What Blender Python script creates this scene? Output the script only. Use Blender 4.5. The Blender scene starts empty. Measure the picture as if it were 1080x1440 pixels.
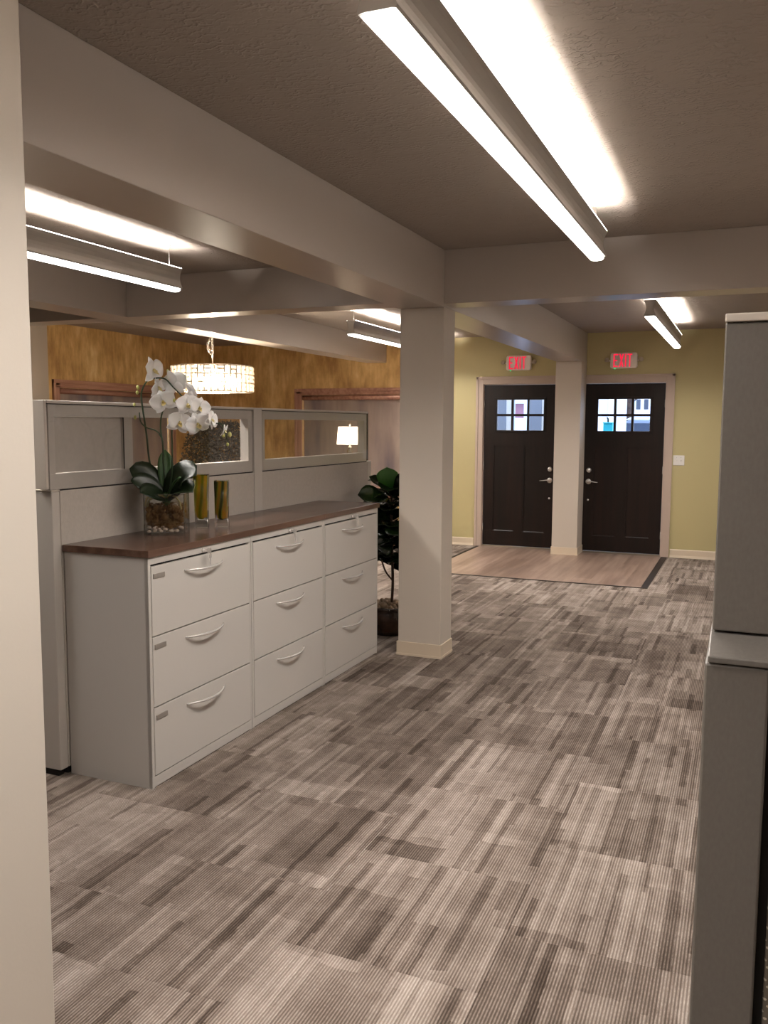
import bpy, bmesh, math, random
from mathutils import Vector, Matrix
from math import pi, sin, cos

C = bpy.context.scene.collection
SC = bpy.context.scene
rnd = random.Random(7)

# ------------------------------------------------------------------ camera, world, exposure
F_PX, YAW, PITCH, ROLL, EYE = 1214.75, -0.3964, -0.1012, 0.0050, 1.5419
cy, sy, cp, sp, cr, sr = cos(YAW), sin(YAW), cos(PITCH), sin(PITCH), cos(ROLL), sin(ROLL)
fw = Vector((sy * cp, cy * cp, sp)); rt = Vector((cy, -sy, 0)); up = rt.cross(fw)
cam_r = cr * rt + sr * up; cam_u = -sr * rt + cr * up
cd = bpy.data.cameras.new('camera'); cam = bpy.data.objects.new('camera', cd); C.objects.link(cam)
cd.sensor_fit = 'VERTICAL'; cd.sensor_height = 36.0; cd.lens = F_PX / 1440 * 36.0; cd.clip_end = 200
cam.matrix_world = Matrix(((cam_r.x, cam_u.x, -fw.x, 0), (cam_r.y, cam_u.y, -fw.y, 0),
                           (cam_r.z, cam_u.z, -fw.z, EYE), (0, 0, 0, 1)))
SC.camera = cam
w = bpy.data.worlds.new('overcast_dusk'); SC.world = w; w.use_nodes = True
bg = w.node_tree.nodes['Background']; bg.inputs[0].default_value = (0.72, 0.81, 1.0, 1); bg.inputs[1].default_value = 4.0
SC.view_settings.view_transform = 'Standard'; SC.view_settings.look = 'None'
SC.view_settings.exposure = 0.14; SC.view_settings.gamma = 1.0; SC.view_settings.use_curve_mapping = False
LENS_DOWN, LENS_UP, LAMP_W, LAMP_SPREAD, LENS_COL = 12.0, 145.0, 40.0, 148.0, (1.0, 0.948, 0.895)

# ------------------------------------------------------------------ materials
def lin(h):
    h = h.lstrip('#'); o = []
    for i in (0, 2, 4):
        c = int(h[i:i + 2], 16) / 255; o.append(c / 12.92 if c <= 0.04045 else ((c + 0.055) / 1.055) ** 2.4)
    return tuple(o)
class M:
    """A node material with a Principled BSDF and short helpers."""
    def __init__(s, name, col='#808080', rough=0.5, metal=0.0, spec=0.5, **kw):
        s.m = bpy.data.materials.new(name); s.m.use_nodes = True; s.t = s.m.node_tree; s.n = s.t.nodes
        s.b = s.n['Principled BSDF']; s.out = s.n['Material Output']
        s.b.inputs['Base Color'].default_value = (*lin(col), 1); s.b.inputs['Roughness'].default_value = rough
        s.b.inputs['Metallic'].default_value = metal; s.b.inputs['Specular IOR Level'].default_value = spec
        for k, v in kw.items(): s.b.inputs[k.replace('_', ' ')].default_value = v
    def node(s, typ, **kw):
        n = s.n.new(typ)
        for k, v in kw.items():
            if k.startswith('i_'): n.inputs[k[2:].replace('_', ' ')].default_value = v
            else: setattr(n, k, v)
        return n
    def link(s, a, b): s.t.links.new(a, b)
    def math(s, op, a, b=None, c=None):
        n = s.n.new('ShaderNodeMath'); n.operation = op
        for i, v in enumerate((a, b, c)):
            if v is None: continue
            if isinstance(v, (int, float)): n.inputs[i].default_value = v
            else: s.link(v, n.inputs[i])
        return n.outputs[0]
    def pos(s): return s.node('ShaderNodeNewGeometry').outputs['Position']
    def objc(s): return s.node('ShaderNodeTexCoord').outputs['Object']
    def mapped(s, src, scale=(1, 1, 1), loc=(0, 0, 0)):
        n = s.node('ShaderNodeMapping'); n.inputs['Scale'].default_value = scale; n.inputs['Location'].default_value = loc
        s.link(src, n.inputs['Vector']); return n.outputs[0]
    def noise(s, vec, scale=5, detail=3, rough=0.5, out='Fac'):
        n = s.node('ShaderNodeTexNoise'); n.inputs['Scale'].default_value = scale; n.inputs['Detail'].default_value = detail
        n.inputs['Roughness'].default_value = rough; s.link(vec, n.inputs['Vector']); return n.outputs[out]
    def ramp(s, fac, stops):
        n = s.node('ShaderNodeValToRGB'); e = n.color_ramp.elements
        while len(e) < len(stops): e.new(0.5)
        for i, (p, c) in enumerate(stops): e[i].position = p; e[i].color = (*lin(c), 1) if isinstance(c, str) else (c, c, c, 1)
        s.link(fac, n.inputs[0]); return n.outputs[0]
    def color(s, sock): s.link(sock, s.b.inputs['Base Color'])
    def bump(s, h, strength=0.3, dist=0.01):
        n = s.node('ShaderNodeBump'); n.inputs['Strength'].default_value = strength; n.inputs['Distance'].default_value = dist
        s.link(h, n.inputs['Height']); s.link(n.outputs[0], s.b.inputs['Normal'])
    def mixc(s, fac, a, b):
        n = s.node('ShaderNodeMix'); n.data_type = 'RGBA'
        for i, v in ((0, fac), (6, a), (7, b)):
            if isinstance(v, str): n.inputs[i].default_value = (*lin(v), 1)
            elif isinstance(v, (int, float)): n.inputs[i].default_value = v
            else: s.link(v, n.inputs[i])
        return n.outputs[2]

def paint(name, col, rough=0.6, bump=0.05, scale=120, var=0.04, spec=0.4):
    m = M(name, col, rough, spec=spec); p = m.pos()
    v = m.noise(p, 1.3, 2); f = m.math('MULTIPLY_ADD', v, var * 2, 1 - var)
    n = m.node('ShaderNodeMix', data_type='RGBA', blend_type='MULTIPLY'); n.inputs[0].default_value = 1
    n.inputs[6].default_value = (*lin(col), 1); m.link(f, n.inputs[7]); m.color(n.outputs[2])
    if bump: m.bump(m.noise(p, scale, 3), bump, 0.004)
    return m.m

MAT = {}
MAT['beige'] = paint('beige_wall_paint', '#c6bbae', 0.55)
MAT['nearwall'] = paint('pale_cream_wall_paint', '#d2c8bb', 0.55)
MAT['beam'] = paint('beige_semi_gloss_beam_paint', '#b5aaa0', 0.28, 0.03, var=0.03, spec=0.5)
MAT['cream'] = paint('cream_trim_paint', '#cdbca6', 0.4, 0)
MAT['casing'] = paint('beige_casing_paint', '#b9a698', 0.38, 0)
MAT['baseboard'] = paint('cream_cove_base', '#d3c2ab', 0.4, 0)
def ceiling_mat():
    m = M('textured_ceiling_paint', '#9f948a', 0.7, spec=0.3); p = m.pos()
    a = m.noise(p, 9, 1); v = m.node('ShaderNodeTexVoronoi'); v.inputs['Scale'].default_value = 22; m.link(p, v.inputs['Vector'])
    wv = m.node('ShaderNodeTexWave'); wv.wave_type = 'RINGS'; wv.inputs['Scale'].default_value = 14; wv.inputs['Distortion'].default_value = 9
    wv.inputs['Detail'].default_value = 2; wv.inputs['Detail Scale'].default_value = 2.2; m.link(p, wv.inputs['Vector'])
    h = m.math('MULTIPLY', m.math('POWER', wv.outputs['Fac'], 3.0), m.math('SMOOTH_MIN', m.math('MULTIPLY', m.math('SUBTRACT', a, 0.38), 5), 1.0, 0.3))
    h = m.math('ADD', h, m.math('MULTIPLY', m.noise(p, 45, 2), 0.35)); m.bump(h, 0.65, 0.005); return m.m
MAT['ceiling'] = ceiling_mat()
def faux(name, a, b, c, d):
    m = M(name, a, 0.5, spec=0.45); p = m.pos()
    n1 = m.noise(m.mapped(p, (4.0, 4.0, 2.2)), 1, 4, 0.6); n2 = m.noise(m.mapped(p, (20, 20, 4.0)), 1, 3, 0.6)
    f = m.math('MULTIPLY_ADD', n2, 0.36, m.math('MULTIPLY', n1, 0.68))
    m.color(m.ramp(f, [(0.36, a), (0.48, b), (0.58, c), (0.7, d)])); m.bump(n2, 0.06, 0.003); return m.m
MAT['bronze'] = faux('bronze_faux_finish_wall', '#a9824f', '#c9a165', '#deb87a', '#efd398')
MAT['green'] = paint('olive_green_wall_paint', '#bbae80', 0.55, 0.04, var=0.06)

def carpet_mat():
    m = M('striated_carpet', '#8a7a6c', 0.95, spec=0.15); p = m.pos()
    oi = m.node('ShaderNodeObjectInfo').outputs['Random']
    sep = m.node('ShaderNodeSeparateXYZ'); m.link(p, sep.inputs[0]); x, y = sep.outputs[0], sep.outputs[1]
    wob = m.math('MULTIPLY', m.math('SUBTRACT', m.noise(p, 14, 2), 0.5), 0.016)
    xw = m.math('ADD', m.math('ADD', x, wob), m.math('MULTIPLY', oi, 3.7)); yw = m.math('ADD', y, m.math('MULTIPLY', wob, 3))
    def wn(a, b):
        cx = m.node('ShaderNodeCombineXYZ'); m.link(a, cx.inputs[0])
        if b is None: cx.inputs[1].default_value = 0
        else: m.link(b, cx.inputs[1])
        n = m.node('ShaderNodeTexWhiteNoise', noise_dimensions='2D'); m.link(cx.outputs[0], n.inputs['Vector']); return n.outputs['Value']
    def cell(sx, sy, seed):
        c = m.math('FLOOR', m.math('DIVIDE', m.math('ADD', xw, seed), sx)); r = wn(c, None)
        q = m.math('FLOOR', m.math('ADD', m.math('DIVIDE', yw, sy), m.math('MULTIPLY', r, 7.3)))
        return wn(c, q), m.math('FRACT', m.math('DIVIDE', m.math('ADD', xw, seed), sx))
    big, _ = cell(0.30, 0.52, 1.7); mid, _ = cell(0.125, 0.62, 5.1); bar, fr = cell(0.082, 0.46, 9.3); fine, _ = cell(0.0184, 1.1, 3.3)
    # dark bars whose width varies from bar to bar
    bw = m.math('MULTIPLY_ADD', m.math('FRACT', m.math('MULTIPLY', bar, 17.0)), 0.45, 0.10)
    pale = m.math('GREATER_THAN', fine, 0.86)
    isbar = m.math('MULTIPLY', m.math('GREATER_THAN', bar, 0.62), m.math('LESS_THAN', fr, bw))
    speck = m.noise(m.mapped(p, (260, 70, 1)), 1, 2, 0.75)
    rib = m.math('MULTIPLY_ADD', m.math('SINE', m.math('MULTIPLY', x, 2 * pi / 0.0092)), 0.5, 0.5)
    cloud = m.noise(p, 7, 4, 0.6)
    t = m.math('MULTIPLY_ADD', big, 0.20, 0.275)
    t = m.math('MULTIPLY_ADD', m.math('SUBTRACT', mid, 0.5), 0.13, t)
    t = m.math('MULTIPLY_ADD', m.math('SUBTRACT', cloud, 0.5), 0.36, t)
    t = m.math('MULTIPLY_ADD', m.math('SUBTRACT', fine, 0.5), 0.10, t)
    t = m.math('MULTIPLY_ADD', m.math('SUBTRACT', oi, 0.5), 0.07, t)
    t = m.math('SUBTRACT', t, m.math('MULTIPLY', isbar, 0.155))
    t = m.math('MULTIPLY_ADD', m.math('SUBTRACT', m.math('MULTIPLY', rib, speck), 0.25), 0.55, t)
    t = m.math('MULTIPLY_ADD', pale, 0.05, t)
    m.color(m.ramp(t, [(0.0, '#382e27'), (0.25, '#60544b'), (0.5, '#908379'), (0.85, '#c4b9af')]))
    m.bump(m.math('MULTIPLY', rib, m.math('ADD', speck, 0.3)), 0.5, 0.004); return m.m
MAT['carpet'] = carpet_mat()
def wood(name, cols, axis='y', sc=1.0, rough=0.3, spec=0.5, obj=False, contrast=1.0):
    m = M(name, cols[1], rough, spec=spec); p = m.objc() if obj else m.pos()
    lo, hi = 1.6 * sc, 26 * sc
    s = {'x': (lo, hi, hi), 'y': (hi, lo, hi), 'z': (hi, hi, lo)}[axis]
    n = m.noise(m.mapped(p, s), 1, 5, 0.6); n2 = m.noise(m.mapped(p, tuple(k * 0.25 for k in s)), 1, 2)
    f = m.math('MULTIPLY_ADD', n2, 0.5, m.math('MULTIPLY', n, 0.5))
    oi = m.node('ShaderNodeObjectInfo').outputs['Random']; f = m.math('MULTIPLY_ADD', m.math('SUBTRACT', oi, 0.5), 0.10, f)
    h = 0.16 / contrast
    m.color(m.ramp(f, [(0.5 - h, cols[0]), (0.5, cols[1]), (0.5 + h, cols[2])])); m.bump(n, 0.05, 0.002); return m.m
MAT['counter'] = wood('walnut_laminate', ('#46322a', '#5a4337', '#70574a'), 'y', 0.8, 0.22)
MAT['vinyl'] = wood('taupe_vinyl_plank', ('#746053', '#8d7769', '#a38d7e'), 'y', 0.7, 0.36, 0.4)
MAT['door'] = wood('espresso_door', ('#0f0704', '#170b07', '#20110b'), 'z', 1.0, 0.42, 0.35)
MAT['trimwood'] = wood('copper_stained_trim', ('#94695a', '#b0836f', '#c59a85'), 'z', 1.0, 0.3, 0.5)
MAT['trimwood_h'] = wood('copper_stained_trim_flat', ('#94695a', '#b0836f', '#c59a85'), 'y', 1.0, 0.2, 0.5)
MAT['desk'] = wood('walnut_desk', ('#4a3022', '#5f412f', '#755340'), 'x', 1.0, 0.3)
def steel(name, col, rough=0.4):
    m = M(name, col, rough, spec=0.45); m.bump(m.noise(m.objc(), 420, 2), 0.06, 0.001); return m.m
MAT['cabinet'] = steel('light_grey_powder_coat', '#c2bcb5', 0.42)
MAT['drawer'] = steel('light_grey_drawer_face', '#c6c0b9', 0.36)
MAT['panelframe'] = steel('warm_grey_panel_frame', '#bbb3aa', 0.38)
MAT['paneltrim'] = steel('pale_panel_trim', '#c3b8ac', 0.36)
def fabric(name, a, b, sc=300):
    m = M(name, a, 0.85, spec=0.2); p = m.pos(); n = m.noise(m.mapped(p, (sc, sc, sc * 0.3)), 1, 2); n2 = m.noise(p, 40, 3)
    m.color(m.ramp(m.math('MULTIPLY_ADD', n, 0.5, m.math('MULTIPLY', n2, 0.5)), [(0.35, a), (0.65, b)])); m.bump(n, 0.12, 0.002); return m.m
MAT['fabric'] = fabric('grey_panel_fabric', '#b1a89e', '#b9b0a6')
MAT['darkfabric'] = fabric('mid_grey_panel_fabric', '#8a8177', '#979086')
def endcap():
    m = M('brushed_pewter_end_cap', '#86807a', 0.42, 0.3, spec=0.5); p = m.pos()
    n = m.noise(m.mapped(p, (240, 240, 120)), 1, 3); m.color(m.ramp(n, [(0.3, '#67625c'), (0.7, '#6d6862')])); m.bump(n, 0.08, 0.001); return m.m
MAT['endcap'] = endcap()
def dotted():
    m = M('dotted_panel_fabric', '#6f675c', 0.8, spec=0.2); p = m.pos()
    sep = m.node('ShaderNodeSeparateXYZ'); m.link(p, sep.inputs[0])
    a = m.math('ADD', m.math('DIVIDE', sep.outputs[0], 0.011), m.math('MULTIPLY', m.math('FLOOR', m.math('DIVIDE', sep.outputs[2], 0.0085)), 0.37))
    dx = m.math('SUBTRACT', m.math('FRACT', a), 0.5); dz = m.math('SUBTRACT', m.math('FRACT', m.math('DIVIDE', sep.outputs[2], 0.0085)), 0.5)
    r = m.math('SQRT', m.math('ADD', m.math('MULTIPLY', dx, dx), m.math('MULTIPLY', dz, dz)))
    m.color(m.mixc(m.math('LESS_THAN', r, 0.2), '#6f675c', '#c9bfae')); m.bump(m.noise(p, 300, 2), 0.2, 0.002); return m.m
MAT['dotted'] = dotted()
MAT['black'] = M('black_rubber', '#0d0b0a', 0.6).m
MAT['darkgap'] = M('dark_recess', '#16120f', 0.8).m
MAT['edging'] = M('dark_edge_strip', '#241b16', 0.5).m
MAT['nickel'] = M('satin_nickel', '#efebe6', 0.26, 0.6).m
MAT['labelmetal'] = M('grey_label_holder', '#9a938b', 0.35, 0.3).m
MAT['chrome'] = M('bright_chrome', '#e4dfd8', 0.10, 1.0).m
MAT['brass'] = M('threshold_metal', '#b5a48c', 0.35, 0.8).m
MAT['fixture'] = M('silver_grey_fixture_paint', '#b9b4ae', 0.4, 0.0).m
MAT['white'] = M('white_plastic', '#e6e1da', 0.35).m
MAT['signwhite'] = M('exit_sign_plastic', '#ece3d8', 0.4).m
MAT['lamphead'] = M('frosted_lamp_head', '#b9ab97', 0.3).m
def emit(name, col, s):
    m = M(name); m.n.remove(m.b); e = m.node('ShaderNodeEmission'); e.inputs[0].default_value = (*col, 1); e.inputs[1].default_value = s
    m.link(e.outputs[0], m.out.inputs[0]); return m.m
MAT['lens'] = emit('lit_diffuser', LENS_COL, LENS_DOWN)
MAT['uplens'] = emit('lit_uplight', LENS_COL, LENS_UP)
MAT['lip_glow'] = emit('lit_acrylic_lip', LENS_COL, 18.0)
MAT['exitred'] = emit('lit_exit_letters', (0.9, 0.02, 0.065), 0.9)
MAT['led'] = emit('green_led', (0.05, 1.0, 0.35), 1.2)
MAT['bulb'] = emit('warm_bulb', (1.0, 0.86, 0.68), 480)
def clear(name, tint=(1, 1, 1), refl=1.0, base=0.0, ior=1.5):
    """Clear sheet glass: sees straight through, reflects by Fresnel."""
    m = M(name); m.n.remove(m.b); tr = m.node('ShaderNodeBsdfTransparent'); tr.inputs[0].default_value = (*tint, 1)
    gl = m.node('ShaderNodeBsdfGlossy'); gl.inputs['Roughness'].default_value = 0.02; fr = m.node('ShaderNodeFresnel'); m.link(m.math('MULTIPLY_ADD', m.node('ShaderNodeNewGeometry').outputs['Backfacing'], 1 / ior - ior, ior), fr.inputs[0])
    mx = m.node('ShaderNodeMixShader'); m.link(m.math('MULTIPLY_ADD', fr.outputs[0], refl, base), mx.inputs[0])
    m.link(tr.outputs[0], mx.inputs[1]); m.link(gl.outputs[0], mx.inputs[2]); m.link(mx.outputs[0], m.out.inputs[0]); return m.m
MAT['pane'] = clear('sheet_glass', (0.985, 0.985, 0.985), 0.8)
MAT['doorpane'] = clear('door_lite_glass', (0.86, 0.92, 1.0), 0.6)
MAT['vaseglass'] = clear('clear_vase_glass', (0.97, 0.975, 0.97), 0.9, 0.035)
MAT['glassedge'] = clear('polished_glass_edge', (0.93, 0.95, 0.93), 1.0, 0.30)
MAT['thickglass'] = M('thick_clear_glass', '#eef2ee', 0.02, Transmission_Weight=1.0, IOR=1.48).m
def artglass(name, a, b, c):
    m = M(name, a, 0.05, spec=0.6, Transmission_Weight=0.25, IOR=1.45); p = m.objc()
    wv = m.node('ShaderNodeTexWave'); wv.inputs['Scale'].default_value = 5; wv.inputs['Distortion'].default_value = 11; wv.bands_direction = 'X'
    wv.inputs['Detail'].default_value = 1; m.link(m.mapped(p, (1.6, 1.6, 0.55)), wv.inputs['Vector'])
    m.color(m.ramp(wv.outputs['Fac'], [(0.15, a), (0.5, b), (0.85, c)])); return m.m
MAT['art_green'] = artglass('olive_and_amber_glass', '#4a5018', '#9a9a2a', '#d0922a')
MAT['art_amber'] = artglass('golden_amber_glass', '#8f8a1c', '#c0ac28', '#d6a22c')
def leafm(name, a, b, rough=0.3):
    m = M(name, a, rough, spec=0.5); n = m.noise(m.objc(), 9, 3)
    m.color(m.ramp(n, [(0.3, a), (0.7, b)])); return m.m
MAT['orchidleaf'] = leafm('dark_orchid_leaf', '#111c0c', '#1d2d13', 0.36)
MAT['orchidleaf_lit'] = leafm('lit_orchid_leaf', '#33502a', '#4a6a38', 0.35)  # lighter copy of the orchid leaf, with the light put into its colour
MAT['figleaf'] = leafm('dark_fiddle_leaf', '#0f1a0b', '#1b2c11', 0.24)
MAT['figleaf_lit'] = leafm('lit_fiddle_leaf', '#265718', '#3a7424', 0.35)  # brighter copy of the fig leaf, light on it painted into the green
MAT['bushleaf'] = leafm('dusky_shrub_leaf', '#35312a', '#4b463c', 0.5)
MAT['stem'] = leafm('orchid_stem', '#1f3018', '#34482a', 0.5)
MAT['bud'] = leafm('orchid_bud', '#a9ab52', '#c6c27a', 0.5)
MAT['root'] = leafm('aerial_root', '#a89a68', '#c9bb88', 0.6)
MAT['bark'] = leafm('thin_bark', '#2b1d14', '#4a3425', 0.85)
MAT['pot'] = leafm('brown_glazed_pot', '#1d120d', '#3b271d', 0.22)
MAT['moss'] = leafm('dry_moss', '#6f5a44', '#96806a', 0.95)
MAT['fibre'] = leafm('brown_root_fibre', '#63421f', '#9c7440', 0.85)
MAT['pebble'] = leafm('pale_pebble', '#b8a494', '#dccabb', 0.6)
def petal():
    m = M('white_orchid_petal', '#f8f5f2', 0.55, spec=0.3, Subsurface_Weight=0.05); m.b.inputs['Subsurface Radius'].default_value = (0.02, 0.015, 0.012); return m.m
MAT['petal'] = petal()
MAT['lip'] = leafm('yellow_orchid_lip', '#cdb45e', '#eadfae', 0.5)
def translucent(name, col, mixf, rough=0.8):
    m = M(name, col, rough, spec=0.2); t = m.node('ShaderNodeBsdfTranslucent'); t.inputs[0].default_value = (*lin(col), 1)
    mx = m.node('ShaderNodeMixShader'); mx.inputs[0].default_value = mixf
    m.link(m.b.outputs[0], mx.inputs[1]); m.link(t.outputs[0], mx.inputs[2]); m.link(mx.outputs[0], m.out.inputs[0]); return m.m
MAT['shade'] = translucent('white_lampshade', '#f2e8da', 0.6)
def roller_mat():
    m = M('mauve_roller_fabric', '#a08e88', 0.45, spec=0.4); p = m.pos()
    n = m.noise(m.mapped(p, (3.2, 3.2, 0.7)), 1, 4, 0.55)
    m.color(m.ramp(n, [(0.32, '#756a72'), (0.5, '#96867f'), (0.68, '#b09f92')])); return m.m
MAT['roller'] = roller_mat()
def crystal():
    m = M('cut_crystal', '#fff2e2', 0.05, spec=0.8); t = m.node('ShaderNodeBsdfTranslucent'); t.inputs[0].default_value = (0.5, 0.45, 0.39, 1)
    tr = m.node('ShaderNodeBsdfTransparent'); mx = m.node('ShaderNodeMixShader'); mx.inputs[0].default_value = 0.6; m2 = m.node('ShaderNodeMixShader'); m2.inputs[0].default_value = 0.3
    m.link(m.b.outputs[0], mx.inputs[1]); m.link(t.outputs[0], mx.inputs[2]); m.link(mx.outputs[0], m2.inputs[1]); m.link(tr.outputs[0], m2.inputs[2]); m.link(m2.outputs[0], m.out.inputs[0]); return m.m
MAT['crystal'] = crystal()
MAT['snow'] = paint('trodden_snow', '#dfe4ec', 0.8, 0.3, 6, 0.03)
MAT['siding'] = paint('pale_grey_siding', '#c9cdd6', 0.7, 0, var=0.02)
MAT['whitewall'] = paint('white_house_wall', '#dfe0e4', 0.7, 0, var=0.02)
MAT['brick'] = paint('red_brown_wall', '#a87a84', 0.8, 0.2, 30, 0.15)
MAT['slate'] = paint('blue_grey_post', '#8a93a6', 0.6, 0, var=0.02)
MAT['darkwin'] = M('dark_window_glass', '#3a4250', 0.15).m
MAT['carpaint'] = M('silver_car_paint', '#8f98a6', 0.3, 0.3).m
MAT['teal'] = M('teal_bin_plastic', '#25a7b3', 0.5).m

# ------------------------------------------------------------------ mesh builder
def world_loc(p):
    v = Vector((0, 0, 0))
    while p is not None: v += p.location; p = p.parent
    return v
class MB:
    def __init__(s): s.v = []; s.f = []; s.sm = []
    def add(s, vs, fs, smooth=False):
        o = len(s.v); s.v += [Vector(a) for a in vs]; s.f += [tuple(i + o for i in f) for f in fs]; s.sm += [smooth] * len(fs); return s
    def box(s, x0, x1, y0, y1, z0, z1):
        vs = [(x, y, z) for z in (z0, z1) for y in (y0, y1) for x in (x0, x1)]
        return s.add(vs, [(0, 2, 3, 1), (4, 5, 7, 6), (0, 1, 5, 4), (2, 6, 7, 3), (0, 4, 6, 2), (1, 3, 7, 5)])
    def prism(s, pts, axis, a, b, smooth=False):
        """Extrude a closed 2-D outline along an axis from a to b."""
        def P(p, t): return {'x': (t, p[0], p[1]), 'y': (p[0], t, p[1]), 'z': (p[0], p[1], t)}[axis]
        n = len(pts); vs = [P(p, a) for p in pts] + [P(p, b) for p in pts]
        o = len(s.v); s.add(vs, [(i, (i + 1) % n, n + (i + 1) % n, n + i) for i in range(n)], smooth)
        s.f += [tuple(o + i for i in reversed(range(n))), tuple(o + n + i for i in range(n))]; s.sm += [False, False]; return s
    def lathe(s, prof, c=(0, 0, 0), n=24, sq=1.0):
        vs = []; fs = []; m = len(prof)
        for r, z in prof:
            for k in range(n):
                a = 2 * pi * k / n; vs.append((c[0] + r * cos(a), c[1] + r * sin(a) * sq, c[2] + z))
        for i in range(m - 1):
            for k in range(n): fs.append((i * n + k, i * n + (k + 1) % n, (i + 1) * n + (k + 1) % n, (i + 1) * n + k))
        if prof[0][0] > 1e-6: fs.append(tuple(reversed(range(n))))
        if prof[-1][0] > 1e-6: fs.append(tuple((m - 1) * n + k for k in range(n)))
        return s.add(vs, fs, True)
    def tube(s, pts, r, n=8, flat=1.0):
        pts = [Vector(p) for p in pts]; m = len(pts); rs = r if isinstance(r, (list, tuple)) else [r] * m
        vs = []; fs = []; prev = None
        for i, p in enumerate(pts):
            d = (pts[min(i + 1, m - 1)] - pts[max(i - 1, 0)]).normalized()
            if prev is None: u = d.orthogonal().normalized() if abs(d.z) > 0.95 else d.cross(Vector((0, 0, 1))).normalized()
            else: u = (prev - d * prev.dot(d)).normalized()
            prev = u; v = d.cross(u)
            for k in range(n):
                a = 2 * pi * k / n; vs.append(p + u * rs[i] * cos(a) + v * rs[i] * flat * sin(a))
        for i in range(m - 1):
            for k in range(n): fs.append((i * n + k, i * n + (k + 1) % n, (i + 1) * n + (k + 1) % n, (i + 1) * n + k))
        fs += [tuple(reversed(range(n))), tuple((m - 1) * n + k for k in range(n))]
        return s.add(vs, fs, True)
    def ball(s, c, r, n=10, sc=(1, 1, 1)):
        prof = [(max(0.02, sin(pi * i / (n // 2 + 2))) * r if 0 < i < n // 2 + 2 else r * 0.02, -r * cos(pi * i / (n // 2 + 2))) for i in range(n // 2 + 3)]
        o = len(s.v); s.lathe(prof, (0, 0, 0), n)
        for i in range(o, len(s.v)): v = s.v[i]; s.v[i] = Vector((c[0] + v.x * sc[0], c[1] + v.y * sc[1], c[2] + v.z * sc[2]))
        return s
    def xf(s, mat, start=0):
        for i in range(start, len(s.v)): s.v[i] = mat @ s.v[i]
        return s
    def build(s, name, mat, parent=None, bevel=0.0, world=False, seg=2, loc=None):
        me = bpy.data.meshes.new(name); off = world_loc(parent) if world else Vector((0, 0, 0))
        me.from_pydata([tuple(v - off) for v in s.v], [], s.f)
        me.polygons.foreach_set('use_smooth', s.sm)
        bm = bmesh.new(); bm.from_mesh(me)
        bmesh.ops.recalc_face_normals(bm, faces=bm.faces)
        if bevel: bmesh.ops.bevel(bm, geom=[e for e in bm.edges if len(e.link_faces) == 2 and e.calc_face_angle(0) > 0.5], offset=bevel, segments=seg, affect='EDGES', profile=0.5, clamp_overlap=True)
        bm.to_mesh(me); bm.free(); me.materials.append(mat)
        o = bpy.data.objects.new(name, me); C.objects.link(o); o.parent = parent
        if loc is not None: o.location = loc
        return o
def box(*a): return MB().box(*a)
def tag(o, label=None, cat=None, group=None, kind=None):
    for k, v in (('label', label), ('category', cat), ('group', group), ('kind', kind)):
        if v: o[k] = v
    return o
def thing(name, loc, label, cat, group=None, rz=0):
    o = bpy.data.objects.new(name, None); C.objects.link(o); o.location = loc; o.rotation_euler.z = rz; o.empty_display_size = 0.1
    return tag(o, label, cat, group)
def struct(o, label=None, cat=None): return tag(o, label, cat, kind='structure')
def copy_tree(o, parent=None):
    c = o.copy(); C.objects.link(c); c.parent = parent
    for ch in list(o.children): copy_tree(ch, c)
    return c
def wall_with_holes(axis, p0, p1, a0, a1, z0, z1, holes):
    """Solid wall slab between p0 and p1 across `axis`, spanning a0..a1, with rectangular openings (a0,a1,z0,z1)."""
    m = MB(); As = sorted({a0, a1, *[h[0] for h in holes], *[h[1] for h in holes]}); Zs = sorted({z0, z1, *[h[2] for h in holes], *[h[3] for h in holes]})
    for i in range(len(As) - 1):
        for j in range(len(Zs) - 1):
            ca, cz = (As[i] + As[i + 1]) / 2, (Zs[j] + Zs[j + 1]) / 2
            if any(h[0] < ca < h[1] and h[2] < cz < h[3] for h in holes): continue
            if axis == 'y': m.box(As[i], As[i + 1], p0, p1, Zs[j], Zs[j + 1])
            else: m.box(p0, p1, As[i], As[i + 1], Zs[j], Zs[j + 1])
    return m

# ------------------------------------------------------------------ the setting
ZC, YW = 2.637, 10.594
XL, XR, YB = -7.1, 2.6, -3.2
DL = (-3.07, -2.155); DR = (-1.826, -0.900); DH = 2.036
W2 = (-5.66, -4.00, 0.62, 1.93)          # opening of the far window
W1 = (7.56, 9.55, 0.62, 1.93)            # opening of the left window (along y)
MAT_X0, MAT_X1, MAT_Y0 = -3.105, -0.857, 8.44

floor = struct(box(XL, XR, YB, YW, -0.12, -0.004).build('floor', MAT['carpet']), 'grey brown striated carpet tile floor running toward the two dark doors', 'floor')
tile_me = None
TS = 0.61
for ix in range(-12, 4):
    for iy in range(1, 18):
        x0, y0 = ix * TS, iy * TS - 0.3 - (0.305 if ix % 2 else 0.0)
        cx, cyy = x0 + TS / 2, y0 + TS / 2
        if cx < -4.6 or cx > 0.75: continue
        if y0 > MAT_Y0 - 0.1 and MAT_X0 - 0.5 < cx < MAT_X1 + 0.25: continue
        if y0 + TS > YW - 0.02: continue
        if tile_me is None:
            t = box(0.0006, TS - 0.0006, 0.0006, TS - 0.0006, -0.004, 0.0).build('carpet_tile', MAT['carpet'], floor); tile_me = t.data
        else:
            t = bpy.data.objects.new('carpet_tile', tile_me); C.objects.link(t); t.parent = floor
        t.location = (x0, y0, 0)
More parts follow.
